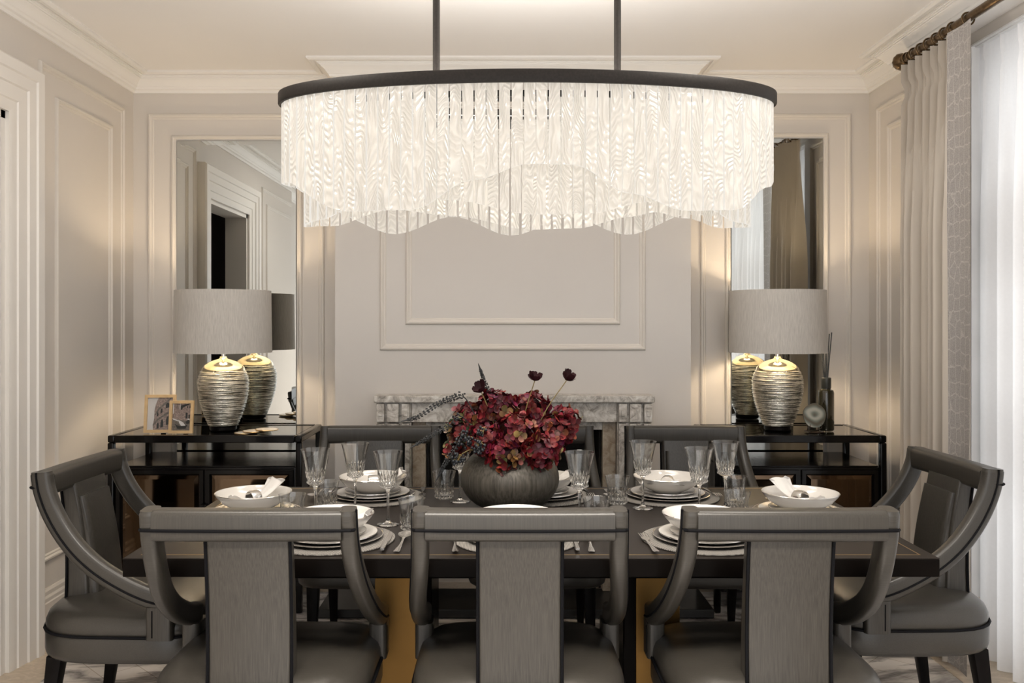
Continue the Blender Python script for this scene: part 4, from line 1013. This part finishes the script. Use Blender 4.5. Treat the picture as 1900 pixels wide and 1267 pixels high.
# bottom heights (world z) by angle in degrees; 180 = doorway end, 270 = facing camera
OUT_F = [(180, 1.872), (196, 1.865), (228, 1.752), (244, 1.752), (258, 1.84), (270, 1.888), (279, 1.886), (292, 1.80), (306, 1.752), (322, 1.760), (340, 1.845), (360, 1.885)]
IN_F = [(180, 1.727), (205, 1.740), (232, 1.808), (250, 1.79), (272, 1.742), (284, 1.746), (300, 1.785), (308, 1.800), (318, 1.775), (335, 1.733), (360, 1.727)]
def backprof(x):
    z = 1.728 + .034 * (1 + math.cos(2 * PI * (x + .05 - .215) / .43)); e_ = min(1, max(0, (abs(x) - .66) / .14))
    return z * (1 - e_) + 1.872 * e_
slabs = []
def arc_points(a, b, n):
    pts = [(a * math.cos(2 * PI * k / 2000), b * math.sin(2 * PI * k / 2000)) for k in range(2001)]
    cum = [0]
    for p, q in zip(pts, pts[1:]): cum.append(cum[-1] + math.hypot(q[0] - p[0], q[1] - p[1]))
    out = []; j = 0
    for i in range(n):
        s_ = (i + .5) / n * cum[-1]
        while cum[j + 1] < s_: j += 1
        out.append(2 * PI * j / 2000)
    return out, cum[-1]
for tier, (a, b, top, n) in enumerate(((AO - .004, BO - .004, .004, 98), (AI, BI, -.022, 86))):
    angs, per = arc_points(a, b, n); pitch = per / n
    for i, th in enumerate(angs):
        deg = math.degrees(th); x, y = a * math.cos(th), b * math.sin(th)
        tx, ty = -a * math.sin(th), b * math.cos(th); l = math.hypot(tx, ty); tx /= l; ty /= l
        w = pitch * .5 * ((.885 if deg > 180 else .76) if tier == 0 else .76)
        def zb(dx):
            d2 = math.degrees(th + dx / l)
            if d2 > 180: return interp(OUT_F if tier == 0 else IN_F, d2)
            if tier == 0: return backprof(x + tx * dx)
            return interp(IN_F, 360 - d2)
        slabs.append((tier, deg, x, y, tx, ty, w, top, zb(-w) - CC.z, zb(w) - CC.z))
def slab_mesh(m, s_):
    tier, deg, x, y, tx, ty, w, top, zl, zr = s_; nx, ny = ty, -tx; th = .0035
    def V(u, n_, z): return (x + tx * u + nx * n_, y + ty * u + ny * n_, z)
    z3 = [(-w, zl), (-w * .5, zl * .75 + zr * .25), (0, (zl + zr) / 2), (w * .5, zl * .25 + zr * .75), (w, zr)]
    rows = []
    for n_ in (-th, th):
        rows.append([V(u, n_, top) for u, _ in z3] ); rows.append([V(u, n_, z) for u, z in z3])
    A = [[m.bm.verts.new(p) for p in r_] for r_ in rows]
    for k in range(4):
        m.face((A[0][k], A[0][k + 1], A[1][k + 1], A[1][k])); m.face((A[2][k + 1], A[2][k], A[3][k], A[3][k + 1]))
        f_ = m.face((A[1][k], A[1][k + 1], A[3][k + 1], A[3][k])); f_.material_index = 1; m.face((A[0][k + 1], A[0][k], A[2][k], A[2][k + 1]))
    for f_ in (m.face((A[0][0], A[1][0], A[3][0], A[2][0])), m.face((A[0][4], A[2][4], A[3][4], A[1][4]))): f_.material_index = 1
front = [s_ for s_ in slabs if s_[1] > 180]
rest = [s_ for s_ in slabs if s_[1] <= 180]
rest.sort(key=lambda s_: s_[0] * 10 + abs(s_[1] - 90) / 90)     # back outer tier first
own = front + rest[:max(0, 100 - len(front))]; rest = rest[max(0, 100 - len(front)):]
for s_ in own:
    m = MB(); slab_mesh(m, s_); m.build('glass_slab', M['slab'], cd, smooth=False).data.materials.append(M['slab_edge'])
m = MB()
for s_ in rest: slab_mesh(m, s_)
gs = m.build('glass_slabs_behind', M['slab'], cd, smooth=False); gs['kind'] = 'stuff'; gs.data.materials.append(M['slab_edge'])

# ------------------------------------------------------------------ curtains
RX, RZ = 1.845, 2.607
rod = empty('curtain_rod', (RX, 4.02, RZ), 0, 'antique brass curtain pole with ribbed ball finial below the cornice', 'curtain rod')
MB().tube([(0, 0, 0), (0, -3.7, 0)], .0175, 20).build('pole', M['rodmetal'], rod)
fin = MB(); fin.lathe([(0, -.004), (.022, -.004), (.024, .004), (.018, .010), (.020, .014), (.020, .018), (.034, .032), (.039, .048), (.034, .066), (.018, .080), (0, .084)], 32, lambda r, z, a: 1 + (.04 * math.cos(12 * a) if z > .02 else 0))
fo = fin.build('finial', M['rodmetal'], rod); fo.rotation_euler = (-PI / 2, 0, 0); fo.location = (0, 0, 0)
bm_ = MB(); bm_.tube([(0, -.042, 0), (.138, -.042, 0)], .009, 12); bm_.tube([(.0, -.036, 0), (0, -.048, 0)], .0215, 20)
bo = bm_.build('bracket', M['rodmetal'], rod)
def pleat(y, z, y0, y1, npl, ztop, amp_t=.020, amp_b=.036, zp=.13):
    """x offset of a pinch-pleated curtain at run position y and height z."""
    t = (y - y0) / (y1 - y0) * npl; fr = t - math.floor(t); d = (fr - .5)
    k = min(1, max(0, (ztop - z - zp) / .7)); k = k * k * (3 - 2 * k)
    top = amp_t * (math.exp(-(d / .17) ** 2) * (.8 + .5 * math.cos(d * 36)) - .25)
    bot = amp_b * math.cos(2 * PI * d) + amp_b * .25 * math.sin(4 * PI * d + math.floor(t) * 1.7)
    pinch = .55 if abs(ztop - z - zp) < .03 else 1
    return top * (1 - k) * pinch + bot * k
def curtain(name, x, y0, y1, zt, npl, mat, parent, amp_b=.046, zbot=.02, ny=None, shear=0., amp_t=.034, zp=.13):
    ny = ny or npl * 24; nz = 40; rows = []
    zs = [zt - (zt - zbot) * (k / nz) ** 1.5 for k in range(nz + 1)]
    for z in zs:
        row = []
        for k in range(ny + 1):
            y = y0 + (y1 - y0) * k / ny
            q = (zt - z) / (zt - zbot)
            row.append((x - pleat(y, z, y0, y1, npl, zt, amp_t, amp_b, zp), y + shear * q * (1 - k / ny), z))
        rows.append(row)
    m = MB(); m.grid(rows); return m.build(name, M[mat], parent, sharp=80)
CX_ = 1.852
def drape(y0, y1, label, border_near, npl):
    d_ = empty('curtain', (0, 0, 0), 0, label, 'curtain', 'lined drapes')
    if border_near: ya, yb_ = y0 + .16, y1
    else: ya, yb_ = y0, y1 - .16
    curtain('drape', CX_, ya, yb_, 2.575, npl, 'curtain', d_, shear=.0)
    b0, b1 = (y0, ya) if border_near else (yb_, y1)
    m = MB(); rows = []
    for k in range(31):
        z = 2.58 - (2.56) * k / 30
        rows.append([(CX_ - .036 + .016 * math.sin(PI * j / 10) * .5 - .0 * j + (.0 if not border_near else .004 * math.sin(z * 1.5)), b0 + (b1 + .02 - b0) * j / 10 + .035 * (k / 30) - (0 if border_near else .02), z) for j in range(11)])
    m.grid(rows); m.build('trellis_border', M['border'], d_, sharp=80)
    for k in range(npl + 1):
        y = ya + (yb_ - ya) * (k + .5) / npl if k < npl else (b0 + b1) / 2
        rg_ = MB(); rg_.tube([(RX + .025 * math.cos(2 * PI * j / 24), y, RZ - .003 + .025 * math.sin(2 * PI * j / 24)) for j in range(24)], .0038, 8, True)
        rg_.build('curtain_ring', M['rodmetal'], d_)
    return d_
drape(3.405, 4.04, 'heavy stone coloured pleated curtain with patterned border beside the table-end chair', True, 7)
drape(.45, 1.05, 'matching pleated curtain at the window end nearest the room entrance', False, 7)
sh = empty('sheer_curtain', (0, 0, 0), 0, 'white translucent voile curtain hanging floor length in the window recess', 'curtain')
curtain('voile', XW + .032, WY0 + .02, WY1 - .008, 2.64 - .075, 26, 'voile', sh, amp_b=.026, zbot=.008, ny=26 * 14, amp_t=.014, zp=.10)
MB().box(XW + .017, XW + .047, WY0 + .005, WY1 - .005, 2.568, 2.5795).build('track', M['windowwhite'], sh)

# ------------------------------------------------------------------ light
def area(name, loc, rot, sx, sy, e, col, shape='RECTANGLE', spread=PI):
    L = bpy.data.lights.new(name, 'AREA'); L.shape = shape; L.size = sx; L.size_y = sy; L.energy = e; L.color = col; L.spread = spread
    o = bpy.data.objects.new(name, L); COL.objects.link(o); o.location = loc; o.rotation_euler = rot; return o
area('window_daylight', (XW + .75, 2.15, 1.5), (0, PI / 2, 0), 2.6, 3.2, 46, (1., .965, .93))
area('chandelier_downlight', (CC.x, CC.y, CC.z - .01), (0, 0, 0), 1.25, .34, 3, (1, .90, .78), 'ELLIPSE', 1.3)
area('added_ceiling_fill', (CC.x, CC.y, CC.z + .03), (PI, 0, 0), 1.3, .36, 13, (1, .95, .89), 'ELLIPSE')  # up-facing fill added to brighten the ceiling, not a lamp of the fixture
for x in (-.6, 0, .6):
    area('added_overhead_fill', (x, .9, ZC - .01), (0, 0, 0), .4, .4, 24, (1, .93, .84), 'DISK', 1.95)  # out-of-view fill lights added overhead for general room brightness
for x in (-1.05, 1.05):
    area('added_overhead_fill', (x, 2.45, ZC - .01), (0, 0, 0), .4, .4, 10, (1, .93, .84), 'DISK')  # further added pair, out of view, lifting highlights on the chair rails
W = bpy.data.worlds.new('World'); scn.world = W; W.use_nodes = True
bg = W.node_tree.nodes.get('Background') or W.node_tree.nodes.new('ShaderNodeBackground')
bg.inputs[0].default_value = (.97, .965, .96, 1); bg.inputs[1].default_value = 1.55
cyc = scn.cycles
cyc.adaptive_threshold = .02; cyc.max_bounces = 12; cyc.diffuse_bounces = 5; cyc.glossy_bounces = 6; cyc.transmission_bounces = 12; cyc.transparent_max_bounces = 24
cyc.caustics_reflective = False; cyc.caustics_refractive = False; cyc.sample_clamp_indirect = 4.
try: cyc.use_denoising = True; cyc.denoiser = 'OPENIMAGEDENOISE'
except Exception: pass
scn.view_settings.view_transform = 'Standard'; scn.view_settings.look = 'None'; scn.view_settings.exposure = .5; scn.view_settings.gamma = 1.

# ------------------------------------------------------------------ camera
cam = bpy.data.cameras.new('camera'); co = bpy.data.objects.new('camera', cam); COL.objects.link(co)
co.location = (0, 0, EYE); co.rotation_euler = (PI / 2, 0, 0)
cam.sensor_width = 36; cam.lens = F / 1900 * 36; cam.clip_start = .05
cam.shift_x = (950 - VX) / 1900; cam.shift_y = -(633.5 - VY) / 1900
scn.camera = co
